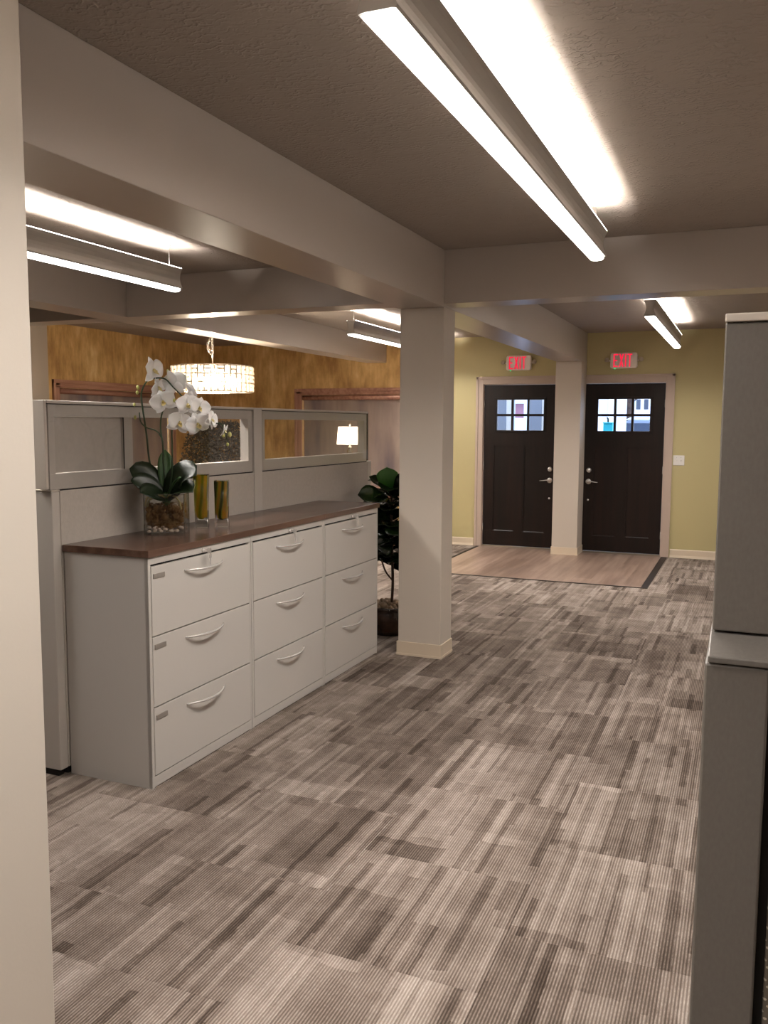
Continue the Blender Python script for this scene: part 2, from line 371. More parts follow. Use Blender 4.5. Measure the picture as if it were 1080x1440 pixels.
# taupe vinyl landing in front of the doors
entry = struct(box(MAT_X0, MAT_X1, MAT_Y0, YW, -0.004, 0.0015).build('entry_floor', MAT['edging']), 'taupe wood look vinyl plank landing before the two dark doors', 'floor')
pw = 0.1705; nx = 13
for i in range(nx):
    y = MAT_Y0 + 0.012 - (i * 0.37 % 0.9)
    while y < YW:
        ya, yb = max(y, MAT_Y0 + 0.012), min(y + 0.914, YW)
        if yb - ya > 0.05: box(MAT_X0 + 0.012 + i * pw, MAT_X0 + 0.012 + (i + 1) * pw - 0.0006, ya, yb - 0.0006, 0.0, 0.004).build('plank', MAT['vinyl'], entry)
        y += 0.914
box(MAT_X1, MAT_X1 + 0.045, MAT_Y0 - 0.01, YW - 0.05, 0.0, 0.006).build('edge_strip', MAT['edging'], entry, 0.001)
box(MAT_X0 - 0.03, MAT_X0, MAT_Y0 - 0.01, YW - 0.05, 0.0, 0.006).build('edge_strip', MAT['edging'], entry, 0.001)
box(MAT_X0, MAT_X1, MAT_Y0 - 0.012, MAT_Y0 + 0.01, 0.0, 0.006).build('edge_strip', MAT['edging'], entry, 0.001)

ceiling = struct(box(XL - 0.2, XR + 0.2, YB - 0.2, YW + 0.2, ZC, ZC + 0.15).build('ceiling', MAT['ceiling']), 'textured taupe ceiling crossed by beige beams', 'ceiling')
struct(wall_with_holes('y', YW, YW + 0.2, -3.7, XR + 0.2, -0.12, ZC, [(DL[0] - 0.02, DL[1] + 0.02, -0.005, DH + 0.015), (DR[0] - 0.02, DR[1] + 0.02, -0.005, DH + 0.015)]).build('wall_far', MAT['green']), 'olive green end wall holding the two dark exit doors', 'wall')
struct(wall_with_holes('y', YW, YW + 0.2, XL - 0.2, -3.7, -0.12, ZC, [W2]).build('wall_far_bronze', MAT['bronze']), 'mottled bronze end wall around the window behind the table lamp', 'wall')
struct(wall_with_holes('x', XL - 0.2, XL, 7.39, YW, -0.12, ZC, [W1]).build('wall_left_bronze', MAT['bronze']), 'mottled bronze side wall behind the orchid, with a window', 'wall')
struct(box(XL - 0.2, XL + 0.02, YB, 7.39, -0.12, ZC).build('wall_left', MAT['beige']), 'plain grey beige side wall next to the bronze wall', 'wall')
struct(box(XR, XR + 0.2, YB, YW, -0.12, ZC).build('wall_right', MAT['beige']), 'plain beige wall on the right side', 'wall')
struct(box(XL - 0.2, XR + 0.2, YB - 0.2, YB, -0.12, ZC).build('wall_back', MAT['beige']), 'plain beige wall behind the camera', 'wall')
struct(box(-1.556, -1.436, YB, 1.452, -0.004, ZC).build('wall_near', MAT['nearwall'], bevel=0.004), 'pale cream wall end filling the left edge of the picture', 'wall')

BX0, BX1, ZB = -2.11, -1.81, 2.285
struct(box(BX0, BX1, YB, YW, ZB, ZC).build('beam_long', MAT['beam'], bevel=0.003), 'long beige ceiling beam running over the square column to the doors', 'beam')
struct(box(-4.68, -4.41, 1.58, YW, 2.345, ZC).build('beam_side', MAT['beam'], bevel=0.003), 'beige ceiling beam running toward the bronze wall past the chandelier', 'beam')
struct(box(BX1, XR, 5.295, 5.52, 2.304, ZC).build('beam_cross', MAT['beam'], bevel=0.003), 'beige cross beam over the corridor past the near pendant light', 'beam')
struct(box(-4.41, BX0, 5.43, 5.65, 2.345, ZC).build('beam_cross_middle', MAT['beam'], bevel=0.003), 'beige cross beam behind the left pendant light', 'beam')
struct(box(XL, -4.68, 5.43, 5.65, 2.345, ZC).build('beam_cross_left', MAT['beam'], bevel=0.003), 'shaded cross beam stub left of the side beam', 'beam')

def column(name, x0, x1, y0, y1, label):
    c = struct(box(x0, x1, y0, y1, 0.0, ZB).build(name, MAT['beige'], bevel=0.004), label, 'column')
    t = 0.008
    m = MB().box(x0 - t, x1 + t, y0 - t, y0, 0, 0.092).box(x1, x1 + t, y0, y1, 0, 0.092).box(x0 - t, x0, y0, y1, 0, 0.092)
    m.box(x0 - t - .004, x1 + t + .004, y0 - t - .004, y0 - t, 0, 0.014).box(x1 + t, x1 + t + .004, y0 - t, y1, 0, 0.014)
    m.build('baseboard', MAT['baseboard'], c); return c
column('column', BX0, BX1, 5.298, 5.521, 'square beige column with cream base beside the filing cabinets')
column('column', BX0, BX1, 10.25, YW - 0.001, 'square beige column standing between the two dark doors')

def baseboard(name, axis, a0, a1, p, label):
    pr = [(0, 0), (0.016, 0), (0.012, 0.012), (0.008, 0.03), (0.008, 0.09), (0.004, 0.097), (0, 0.098)]
    m = MB()
    if axis == 'y': m.prism([(p - q[0], q[1]) for q in pr], 'x', a0, a1)
    else: m.prism([(p + q[0], q[1]) for q in pr], 'y', a0, a1)
    return struct(m.build(name, MAT['baseboard']), label, 'baseboard')
baseboard('baseboard_far', 'y', -0.785, XR, YW, 'cream baseboard along the green wall right of the doors')
baseboard('baseboard_far_left', 'y', -3.7, -3.185, YW, 'cream baseboard along the green wall left of the doors')
baseboard('baseboard_bronze', 'y', XL, -3.7, YW, 'cream baseboard under the far bronze wall')
baseboard('baseboard_left', 'x', YB, YW, XL + 0.02, 'cream baseboard along the left side walls')

# ------------------------------------------------------------------ doors
def make_door(name, x0, x1, hinge_left, label):
    d = struct(thing(name, ((x0 + x1) / 2, YW, 0), label, 'door')); W = x1 - x0; h = W / 2
    # casing: stepped profile, left / right / head
    for s in (-1, 1):
        a, b = sorted((s * (h + 0.012), s * (h + 0.105))); m = MB().box(a, b, -0.018, -0.0005, 0, DH + 0.105)
        a, b = sorted((s * (h + 0.075), s * (h + 0.105))); m.box(a, b, -0.026, -0.018, 0, DH + 0.105)
        a, b = sorted((s * (h + 0.012), s * (h + 0.022))); m.box(a, b, -0.021, -0.018, 0, DH + 0.02)
        m.build('casing', MAT['casing'], d, 0.002)
        a, b = sorted((s * (h + 0.004), s * (h + 0.02))); MB().box(a, b, -0.001, 0.15, 0.0, DH + 0.014).build('jamb', MAT['casing'], d)
    MB().box(-h - 0.012, h + 0.012, -0.018, -0.0005, DH + 0.012, DH + 0.105).box(-h - 0.105, h + 0.105, -0.026, -0.018, DH + 0.075, DH + 0.105).build('head_casing', MAT['casing'], d, 0.002)
    MB().box(-h - 0.02, h + 0.02, -0.001, 0.15, DH + 0.003, DH + 0.014).build('head_jamb', MAT['casing'], d)
    MB().prism([(-0.03, 0.005), (0.15, 0.005), (0.15, 0.018), (0.0, 0.018)], 'x', -h - 0.003, h + 0.003).build('threshold', MAT['brass'], d)
    # slab as rails and stiles around lites and panels
    ya, yb = 0.015, 0.058; zb = 0.022
    lx0, lx1, lz0, lz1 = -h + 0.158, h - 0.158, 1.470, 1.858
    pz0, pz1 = 0.205, 1.282; ms = 0.055
    m = wall_with_holes('y', ya, yb, -h, h, zb, DH, [(lx0, lx1, lz0, lz1), (-h + 0.125, -ms, pz0, pz1), (ms, h - 0.125, pz0, pz1)])
    slab = m.build('slab', MAT['door'], d)
    for a, b in ((-h + 0.125, -ms), (ms, h - 0.125)):
        MB().box(a + 0.012, b - 0.012, ya + 0.010, yb - 0.010, pz0 + 0.012, pz1 - 0.012).build('panel', MAT['door'], d)
        q = MB()   # sloping sticking round the panel
        for (xa, xb, za, zb2) in ((a, a + 0.012, pz0, pz1), (b - 0.012, b, pz0, pz1), (a, b, pz1 - 0.012, pz1)):
            q.box(xa, xb, ya + 0.004, yb - 0.008, za, zb2)
        q.prism([(ya + 0.001, pz0 - 0.001), (ya + 0.012, pz0 + 0.013), (ya + 0.02, pz0 + 0.013), (ya + 0.02, pz0 - 0.001)], 'x', a + 0.012, b - 0.012)
        q.build('panel_moulding', MAT['door'], d)
    gx = (lx1 - lx0 - 0.03) / 3; gz = (lz1 - lz0 - 0.026) / 2; mun = MB()
    for i in (1, 2): mun.box(lx0 + i * (lx1 - lx0) / 3 - 0.0145, lx0 + i * (lx1 - lx0) / 3 + 0.0145, ya - 0.004, yb - 0.006, lz0, lz1)
    mun.box(lx0, lx1, ya - 0.002, yb - 0.008, (lz0 + lz1) / 2 - 0.0145, (lz0 + lz1) / 2 + 0.0145)
    mun.build('muntin', MAT['door'], d)
    fr = MB()
    for (xa, xb, za, zc) in ((lx0 - 0.022, lx0 + 0.006, lz0 - 0.022, lz1 + 0.022), (lx1 - 0.006, lx1 + 0.022, lz0 - 0.022, lz1 + 0.022), (lx0, lx1, lz1 - 0.006, lz1 + 0.022), (lx0, lx1, lz0 - 0.022, lz0 + 0.006)):
        fr.box(xa, xb, ya - 0.010, ya + 0.02, za, zc)
    fr.build('lite_frame', MAT['door'], d, 0.003)
    for i in range(3):
        for j in range(2):
            xa = lx0 + i * (lx1 - lx0) / 3; za = lz0 + j * (lz1 - lz0) / 2
            MB().box(xa + 0.010, xa + (lx1 - lx0) / 3 - 0.010, 0.034, 0.039, za + 0.010, za + (lz1 - lz0) / 2 - 0.010).build('pane', MAT['doorpane'], d)
    s = 1 if hinge_left else -1; hx = s * (h - 0.072)
    MB().lathe([(0.001, 0.028), (0.020, 0.026), (0.027, 0.012), (0.031, 0.0)][::-1], n=20).xf(Matrix.Translation((hx, ya, 1.0)) @ Matrix.Rotation(pi / 2, 4, 'X')).build('deadbolt', MAT['nickel'], d)
    MB().box(hx - 0.004, hx + 0.004, ya - 0.045, ya - 0.026, 0.984, 1.016).build('thumb_turn', MAT['nickel'], d, 0.002)
    rose = MB().lathe([(0.034, 0.0), (0.033, 0.010), (0.022, 0.020), (0.014, 0.024), (0.013, 0.05), (0.001, 0.055)], n=20).xf(Matrix.Translation((hx, ya, 0.863)) @ Matrix.Rotation(pi / 2, 4, 'X')).build('rose', MAT['nickel'], d)
    MB().tube([(hx, ya - 0.045, 0.863), (hx - s * 0.03, ya - 0.050, 0.868), (hx - s * 0.07, ya - 0.050, 0.862), (hx - s * 0.115, ya - 0.042, 0.858)], [0.011, 0.010, 0.008, 0.006], 8, 0.7).build('lever', MAT['nickel'], d)
    MB().lathe([(0.013, 0.0), (0.012, 0.012), (0.001, 0.016)], n=14).xf(Matrix.Translation((hx, ya, 0.640)) @ Matrix.Rotation(pi / 2, 4, 'X')).build('door_stop', MAT['nickel'], d)
    for z in (0.25, 1.02, 1.80):
        MB().tube([(-s * (h + 0.003), ya - 0.006, z - 0.045), (-s * (h + 0.003), ya - 0.006, z + 0.045)], 0.006, 8).build('hinge', MAT['nickel'], d)
    return d
make_door('door_1', *DL, True, 'dark espresso exit door left of the far column, lever on its right')
make_door('door_2', *DR, False, 'dark espresso exit door right of the far column, lever on its left')

# ------------------------------------------------------------------ windows with bronze casing and roller shade
def make_window(name, wx, a0, a1, z0, z1, label):
    """wx: 'y' = in the far wall (spans x), 'x' = in the left wall (spans y). Local u along the wall, v out into the room."""
    base = thing(name, ((a0 + a1) / 2, YW, z0) if wx == 'y' else (XL, (a0 + a1) / 2, z0), label, 'window'); struct(base)
    H = z1 - z0; h = (a1 - a0) / 2
    def T(m):
        R = Matrix(((1, 0, 0), (0, -1, 0), (0, 0, 1))).to_4x4() if wx == 'y' else Matrix(((0, 1, 0), (1, 0, 0), (0, 0, 1))).to_4x4()
        return m.xf(R)
    cw = 0.105
    hm = MAT['trimwood_h']
    for s in (-1, 1):
        a, b = sorted((s * (h + 0.002), s * (h + cw))); c, d2 = sorted((s * (h + cw - 0.03), s * (h + cw)))
        T(MB().box(a, b, 0.0005, 0.02, -0.02, H + 0.09).box(c, d2, 0.02, 0.032, -0.02, H + 0.09)).build('side_casing', MAT['trimwood'], base, 0.002)
        a, b = sorted((s * (h - 0.045), s * h)); T(MB().box(a, b, -0.10, -0.05, 0, H)).build('sash_stile', MAT['trimwood'], base, 0.002)
    T(MB().box(-h - cw, h + cw, 0.0005, 0.02, H + 0.002, H + 0.085).box(-h - cw, h + cw, 0.02, 0.034, H + 0.05, H + 0.09).box(-h - cw, h + cw, 0.02, 0.028, H + 0.012, H + 0.03)).build('head_casing', hm, base, 0.002)
    T(MB().box(-h - cw - 0.02, h + cw + 0.02, -0.04, 0.05, -0.035, 0.0)).build('sill', hm, base, 0.004)
    T(MB().box(-h - cw, h + cw, 0.0005, 0.02, -0.12, -0.036)).build('apron', hm, base, 0.002)
    for za in (0.0, H - 0.05): T(MB().box(-h + 0.045, h - 0.045, -0.10, -0.05, za, za + 0.05)).build('sash_rail', hm, base, 0.002)
    T(MB().box(-0.03, 0.03, -0.10, -0.05, 0.05, H - 0.05)).build('mullion', MAT['trimwood'], base, 0.002)
    for s in (-1, 1):
        a, b = sorted((s * 0.03, s * (h - 0.045))); T(MB().box(a, b, -0.078, -0.072, 0.05, H - 0.05)).build('pane', MAT['pane'], base)
    # headrail tube and hanging shade
    T(MB().tube([(-h + 0.012, 0.0, H - 0.035), (h - 0.012, 0.0, H - 0.035)], 0.032, 16)).build('roller_tube', hm, base)
    m = MB(); n = 40; vs = []
    for i in range(n + 1):
        u = -h + 0.02 + (2 * h - 0.04) * i / n; vs += [(u, -0.022 + 0.004 * sin(i * 0.8), 0.06), (u, -0.022 + 0.002 * sin(i * 0.8), H - 0.04)]
    m.add(vs, [(2 * i, 2 * i + 2, 2 * i + 3, 2 * i + 1) for i in range(n)], True)
    T(m).build('roller_shade', MAT['roller'], base)
    T(MB().box(-h + 0.02, h - 0.02, -0.030, -0.014, 0.045, 0.065)).build('hem_bar', hm, base, 0.003)
    return base
make_window('window_1', 'x', *W1, 'shaded window in bronze casing on the side wall behind the orchid')
make_window('window_2', 'y', *W2, 'shaded window in bronze casing behind the white table lamp')

# ------------------------------------------------------------------ filing cabinets
CX, CY0, CW, CH, CD = -2.253, 2.868, 0.8033, 0.990, 0.440
def make_cabinet():
    r = thing('file_cabinet', (CX, CY0, 0), 'light grey three drawer lateral file cabinet with grey label holders, nearest of three', 'cabinet', 'lateral file cabinets in a row under the countertop')
    t = 0.018; W, H, D = CW - 0.0035, CH, CD
    m = MB().box(-D, -0.002, 0, t, 0, H).box(-D, -0.002, W - t, W, 0, H).box(-D, -D + 0.012, t, W - t, 0, H).box(-D, -0.002, t, W - t, H - 0.028, H).box(-D, -0.006, t, W - t, 0.0, 0.052)
    m.build('carcass', MAT['cabinet'], r)
    box(-0.02, 0.0, 0.0, W, 0.958, H).build('top_rail', MAT['cabinet'], r, 0.0015)
    box(-0.02, -0.001, 0, W, 0.004, 0.050).build('plinth', MAT['cabinet'], r, 0.0015)
    for s in (0, 1): box(-0.02, -0.0005, s * (W - 0.016), s * (W - 0.016) + 0.016, 0.05, 0.958).build('stile', MAT['cabinet'], r, 0.0012)
    box(-0.04, -0.016, 0.016, W - 0.016, 0.05, 0.957).build('drawer_gap_shade', MAT['darkgap'], r)  # solid near-black fill, paints the shade showing between drawers
    z0s = (0.054, 0.3505, 0.6545); z1s = (0.345, 0.649, 0.949)
    for k in range(3):
        d = box(-0.022, 0.0015, 0.0192, W - 0.0192, z0s[k], z1s[k]).build('drawer', MAT['drawer'], r, 0.0015)
        zc = z1s[k] - 0.048; pts = []; rad = []
        for i in range(17):
            u = i / 16; q = sin(pi * u); pts.append((0.003 + 0.040 * q ** 0.8, 0.245 + 0.30 * u, zc - 0.004 * q)); rad.append(0.0038 + 0.0030 * q)
        MB().tube(pts, rad, 10, 1.0).build('handle', MAT['nickel'], d)
        pl = MB().box(0.0015, 0.0055, 0.030, 0.106, zc - 0.004, zc + 0.017).build('label_holder', MAT['labelmetal'], d, 0.0012)
    MB().lathe([(0.011, 0.0), (0.011, 0.006), (0.007, 0.009), (0.001, 0.009)], n=14).xf(Matrix.Translation((0, 0.392, 0.970)) @ Matrix.Rotation(pi / 2, 4, 'Y')).build('lock', MAT['nickel'], r)
    k = MB().box(0.007, 0.026, 0.3912, 0.3928, 0.964, 0.976).box(0.024, 0.045, 0.3912, 0.3928, 0.958, 0.982)
    k.tube([(0.040, 0.392 + 0.012 * sin(a * pi / 6) * 0.3, 0.958 + 0.012 * cos(a * pi / 6) - 0.006) for a in range(13)], 0.0012, 5)
    k.build('key', MAT['nickel'], r)
    k2 = MB().box(0.030, 0.0315, 0.400, 0.4085, 0.905, 0.935).box(0.030, 0.0315, 0.395, 0.4135, 0.935, 0.952).tube([(0.031, 0.404, 0.952), (0.036, 0.398, 0.960)], 0.0012, 5)
    k2.build('spare_key', MAT['nickel'], r)
    return r
cab1 = make_cabinet()
cabs = [cab1, copy_tree(cab1), copy_tree(cab1)]
for i, (c, lb) in enumerate(zip(cabs, (None, 'light grey three drawer lateral file cabinet, middle one of the row under the counter', 'light grey three drawer lateral file cabinet at the plant end of the row'))):
    c.location.y = CY0 + i * CW
    if lb:
        c['label'] = lb
        for dch in list(c.children):
            if dch.name.startswith('drawer.') or dch.name == 'drawer':
                for g in list(dch.children):
                    if g.name.startswith('label_holder'): bpy.data.objects.remove(g)
            if i == 0 and dch.name.startswith('spare'): bpy.data.objects.remove(dch)
yj = CY0 + 2 * CW + 0.006
tp = box(-2.697, CX + 0.010, CY0 - 0.008, yj - 0.0008, CH, 1.020).build('countertop', MAT['counter'], None, 0.002)
tag(tp, 'long walnut brown countertop carrying the orchid over two file cabinets', 'countertop')
tp = box(-2.697, CX + 0.010, yj + 0.0008, CY0 + 3 * CW + 0.006, CH, 1.020).build('countertop', MAT['counter'], None, 0.002)
tag(tp, 'short empty walnut brown countertop over the file cabinet nearest the column', 'countertop')

# ------------------------------------------------------------------ cubicle panels
PX = -2.699; ZM, ZT = 1.258, 1.632
def glazed_panel(y0, y1, label, post, end):
    r = thing('cubicle_panel', (PX - 0.03, (y0 + y1) / 2, 0), label, 'partition', 'glazed cubicle panels behind the counter')
    W = True
    box(PX - 0.066, PX - 0.002, y0 + (0 if post else 0.062), y1, 0.03, ZM - 0.006).build('fabric_panel', MAT['fabric'], r, 0.004, world=W)
    box(PX - 0.060, PX - 0.010, y0 + (0.01 if post else 0.064), y1 - 0.01, 0.0, 0.03).build('foot_rail', MAT['black'], r, world=W)
    box(PX - 0.060, PX - 0.008, y0 + (0.004 if post else 0.062), y1 - 0.004, ZM - 0.007, ZM + 0.001).build('shadow_joint', MAT['darkgap'], r, world=W)  # dark strip drawn as a shadow line above the fabric
    box(PX - 0.058, PX - 0.0015, y0 + 0.002, y1 - 0.002, ZT - 0.0125, ZT - 0.0095).build('cap_shadow_line', MAT['darkgap'], r, world=W)  # dark strip painted as the shadow line under the cap
    fy0, fy1 = y0 + 0.012, y1 - 0.012; xa, xb = PX - 0.062, PX - 0.006
    box(xa, xb, fy0, fy1, ZM, 1.325).build('bottom_rail', MAT['panelframe'], r, 0.002, world=W)
    box(xa, xb, fy0, fy1, 1.568, ZT - 0.013).build('top_rail', MAT['panelframe'], r, 0.002, world=W)
    box(xa - 0.002, PX + 0.001, y0, y1, ZT - 0.010, ZT + 0.004).build('top_cap', MAT['paneltrim'], r, 0.003, world=W)
    for a, b in ((fy0, fy0 + (0.028 if post else 0.035)), (fy1 - 0.042, fy1)): box(xa, xb, a, b, 1.325, 1.568).build('stile', MAT['panelframe'], r, 0.001, world=W)
    box(PX - 0.005, PX - 0.001, fy0 - 0.006, fy1 + 0.006, ZM + 0.003, ZT - 0.012).build('glass_pane', MAT['pane'], r, world=W)
    return r
p1 = glazed_panel(2.800, 4.445, 'grey cubicle panel with glass top behind the orchid and vases', False, False)
box(PX - 0.064, PX - 0.001, 2.785, 2.800, ZM + 0.004, ZT + 0.003).build('end_cap', MAT['paneltrim'], p1, 0.002, world=True)
box(PX - 0.064, PX - 0.006, 3.292, 3.352, 1.325, 1.568).build('mullion', MAT['panelframe'], p1, 0.001, world=True)
p2 = glazed_panel(4.540, 6.118, 'grey cubicle panel with glass top nearest the fiddle leaf plant', True, True)
box(PX - 0.066, PX + 0.0005, 4.447, 4.538, 0.03, ZT + 0.003).build('connector_post', MAT['panelframe'], p2, 0.003, world=True)
box(PX - 0.064, PX - 0.001, 6.119, 6.126, ZM + 0.004, ZT + 0.003).build('end_cap', MAT['edging'], p2, 0.002, world=True)
box(PX - 0.068, PX - 0.002, 6.119, 6.190, 0.03, ZM).build('end_post', MAT['panelframe'], p2, 0.003, world=True)
box(PX - 0.034, PX - 0.022, 2.850, 3.287, 1.328, 1.566).build('infill_panel', MAT['fabric'], p1, 0.001, world=True)
box(PX - 0.010, PX - 0.0055, 3.2875, 3.2905, 1.327, 1.567).build('infill_joint', MAT['darkgap'], p1, world=True)
# perpendicular panels
r = thing('cubicle_panel', (-3.9, 3.32, 0), 'tall grey fabric divider seen through the glass at the left', 'partition')
box(-5.1, PX - 0.068, 3.292, 3.352, 0.05, 1.585).build('fabric_panel', MAT['darkfabric'], r, 0.004, world=True)
box(-5.1, PX - 0.067, 3.288, 3.356, 1.586, 1.612).build('top_cap', MAT['panelframe'], r, 0.003, world=True)
box(-5.1, PX - 0.070, 3.300, 3.344, 0.0, 0.05).build('foot_rail', MAT['black'], r, world=True)
r = thing('cubicle_panel', (-3.6, 2.8, 0), 'low grey panel squeezed between near wall end and first file cabinet', 'partition')
box(-4.5, PX - 0.0005, 2.812, 2.858, 0.030, ZM - 0.008).build('end_panel', MAT['panelframe'], r, 0.004, world=True)
box(-4.5, PX + 0.001, 2.810, 2.860, ZM - 0.0075, ZM - 0.0005).build('top_cap', MAT['paneltrim'], r, 0.002, world=True)
box(-4.5, PX - 0.02, 2.822, 2.850, 0.0, 0.030).build('foot_rail', MAT['black'], r, world=True)
# near partition at the right edge: seen end on
r = thing('cubicle_panel', (0.0, 1.1, 0), 'tall pewter grey partition end with sloped ledge at right edge', 'partition')
lz = 1.255
m = MB().prism([(1.10, 0.03), (1.10, lz), (4.3, lz), (4.3, 0.03)], 'x', -0.036, 0.037); m.build('lower_panel', MAT['endcap'], r, 0.003, world=True)
MB().prism([(1.094, lz + 0.002), (1.094, lz + 0.010), (1.152, lz + 0.027), (4.3, lz + 0.027), (4.3, lz + 0.002)], 'x', -0.0325, 0.038).build('ledge', MAT['endcap'], r, 0.0015, world=True)
box(-0.0305, 0.036, 1.150, 4.3, lz + 0.030, 1.667).build('upper_panel', MAT['endcap'], r, 0.002, world=True)
box(-0.0310, 0.037, 1.146, 4.3, 1.668, 1.678).build('top_cap', MAT['paneltrim'], r, 0.0015, world=True)
box(-0.02, 0.02, 1.13, 4.28, 0.0, 0.03).build('foot_rail', MAT['black'], r, world=True)
r = thing('cubicle_panel', (0.6, 1.17, 0), 'dotted grey fabric panel beside the black gap at bottom right corner', 'partition')
box(0.0485, 1.6, 1.12, 1.16, 0.05, 1.02).build('dotted_panel', MAT['dotted'], r, 0.003, world=True)
box(0.0375, 0.0485, 1.125, 1.16, 0.05, 1.24).build('gap_shade_strip', MAT['black'], r, world=True)  # solid black strip painted for the shade inside the gap
box(0.0485, 1.6, 1.115, 1.165, 1.02, 1.05).build('top_cap', MAT['endcap'], r, 0.003, world=True)
box(0.06, 1.6, 1.125, 1.155, 0.0, 0.05).build('foot_rail', MAT['black'], r, world=True)

# ------------------------------------------------------------------ pendant lights
def make_pendant(L):
    r = thing('pendant_light', (0, 0, 0), '', 'light', 'linear pendant lights hung below the ceiling')
    half = [(0.0335, 0.004), (0.0425, 0.002), (0.0445, 0.010), (0.0360, 0.030), (0.0300, 0.050), (0.0285, 0.068), (0.0320, 0.090), (0.0400, 0.112), (0.0470, 0.122), (0.0470, 0.125), (0.0445, 0.125)]
    inner = [(0.0300, 0.092), (0.0262, 0.068), (0.0265, 0.060), (0.0270, 0.050), (0.0325, 0.030), (0.0330, 0.014)]
    for s in (-1, 1):
        MB().prism([(s * a, z) for a, z in half + inner], 'y', 0.006, L - 0.006).build('side_shell', MAT['fixture'], r)
        # trough floor
    box(-0.0262, 0.0262, 0.012, L - 0.012, 0.054, 0.060).build('gear_tray', MAT['white'], r)
    lens = [(-0.0330, 0.012), (-0.0335, -0.006), (-0.026, -0.013), (0.0, -0.016), (0.026, -0.013), (0.0335, -0.006), (0.0330, 0.012)]
    MB().prism(lens, 'y', 0.007, L - 0.007, True).build('diffuser', MAT['lens'], r)
    ld = bpy.data.lights.new('tube_light', 'AREA'); ld.shape = 'RECTANGLE'; ld.size = 0.060; ld.size_y = L - 0.03
    ld.energy = LAMP_W; ld.color = LENS_COL; ld.spread = math.radians(LAMP_SPREAD)
    lo = bpy.data.objects.new('tube_light', ld); C.objects.link(lo); lo.parent = r; lo.location = (0, L / 2, -0.0175)
    box(-0.0250, 0.0250, 0.05, L - 0.05, 0.062, 0.066).build('uplight_diffuser', MAT['uplens'], r)
    for s in (-1, 1):
        a, b = sorted((s * 0.0445, s * 0.0465)); box(a, b, 0.008, L - 0.008, 0.1252, 0.128).build('glowing_lip', MAT['lip_glow'], r)
    full = half[:-1] + [(-a, z) for a, z in reversed(half[:-1])]
    for y0 in (0.0, L - 0.006): MB().prism(full, 'y', y0, y0 + 0.0055).build('end_cap', MAT['fixture'], r)
    for y in (0.07, L - 0.07):
        MB().tube([(0, y, 0.098), (0, y, ZC - 2.376)], 0.0012, 6).build('suspension_cable', MAT['nickel'], r)
        MB().lathe([(0.012, 0.0), (0.012, 0.01), (0.001, 0.012)][::1], (0, y, ZC - 2.376 - 0.012), 12).build('ceiling_anchor', MAT['nickel'], r)
        box(-0.030, 0.030, y - 0.008, y + 0.008, 0.094, 0.098).build('hanger_bar', MAT['nickel'], r)
    return r
LP = 2.80; PZ = 2.376
pend = make_pendant(LP)
for i, (x, y, lb) in enumerate(((-0.733, 1.70, 'largest nearest linear pendant light, over the corridor before the cross beam'),
                                (-0.733, 7.02, 'distant linear pendant light in front of the right exit sign'),
                                (-3.345, 1.80, 'linear pendant light left of the long beam, cut by the near wall'),
                                (-3.45, 7.42, 'linear pendant light partly hidden by the square column'),
                                (1.75, 2.9, 'unseen linear pendant light added to brighten faces turned right'),  # added fill out of view, brightens column side and cabinet fronts
                                (-0.733, -1.62, 'linear pendant light over the corridor behind the camera'))):
    p = pend if i == 0 else copy_tree(pend)
    p.location = (x, y, PZ); p['label'] = lb

# ------------------------------------------------------------------ exit signs, switch
def letters(w, h, t):
    """The word EXIT as raised condensed strokes, u across, z up, centred."""
    m = MB(); lw = w / 4.6; st = lw * 0.27; x = -w / 2
    def bar(a, b, c, d): m.box(a, b, -t, 0, c, d)
    bar(x, x + st, -h / 2, h / 2)
    for zc in (-h / 2, -st / 2, h / 2 - st): bar(x + st, x + lw * (0.8 if zc == -st / 2 else 1), zc, zc + st)
    x += lw * 1.22
    for s in (1, -1):
        pts = [(x if s > 0 else x + lw, -h / 2), ((x + st * 1.1) if s > 0 else (x + lw - st * 1.1), -h / 2), ((x + lw) if s > 0 else x, h / 2), ((x + lw - st * 1.1) if s > 0 else (x + st * 1.1), h / 2)]
        m.prism(pts, 'y', -t * (1 if s > 0 else 0.96), 0)
    x += lw * 1.26; bar(x, x + st, -h / 2, h / 2); x += st + lw * 0.24
    bar(x, x + lw, h / 2 - st, h / 2); bar(x + lw / 2 - st / 2, x + lw / 2 + st / 2, -h / 2, h / 2 - st)
    return m
def make_exit():
    r = thing('exit_sign', (0, 0, 0), '', 'sign', 'lit exit signs above the doors')
    rr = [(sx * 0.155 - sx * 0.028 * (1 - cos(q)), 0.002 + sz * 0.090 - sz * 0.028 * (1 - sin(q))) for sx, sz, rng in ((1, 1, range(7)), (-1, 1, range(6, -1, -1)), (-1, -1, range(7)), (1, -1, range(6, -1, -1))) for q in [k * pi / 12 for k in rng]]
    MB().prism(rr, 'y', -0.052, -0.012).build('housing', MAT['signwhite'], r, 0.004)
    box(-0.10, 0.10, -0.012, -0.0005, -0.06, 0.06).build('mounting_canopy', MAT['signwhite'], r)
    letters(0.245, 0.150, 0.004).xf(Matrix.Translation((0.004, -0.052, 0.003))).build('letters', MAT['exitred'], r)
    for s in (-1, 1):
        MB().tube([(s * 0.155, -0.03, 0.0), (s * 0.178, -0.032, 0.006)], 0.009, 8).build('lamp_bracket', MAT['signwhite'], r)
        MB().lathe([(0.012, -0.02), (0.022, -0.008), (0.028, 0.012), (0.026, 0.016), (0.001, 0.017)], n=16).xf(Matrix.Translation((s * 0.192, -0.04, 0.010)) @ Matrix.Rotation(s * 0.5, 4, 'Z') @ Matrix.Rotation(pi / 2 - 0.3, 4, 'X')).build('lamp_head', MAT['lamphead'], r)
    MB().ball((-0.100, -0.046, -0.090), 0.009, 8).build('indicator_light', MAT['led'], r)
    return r
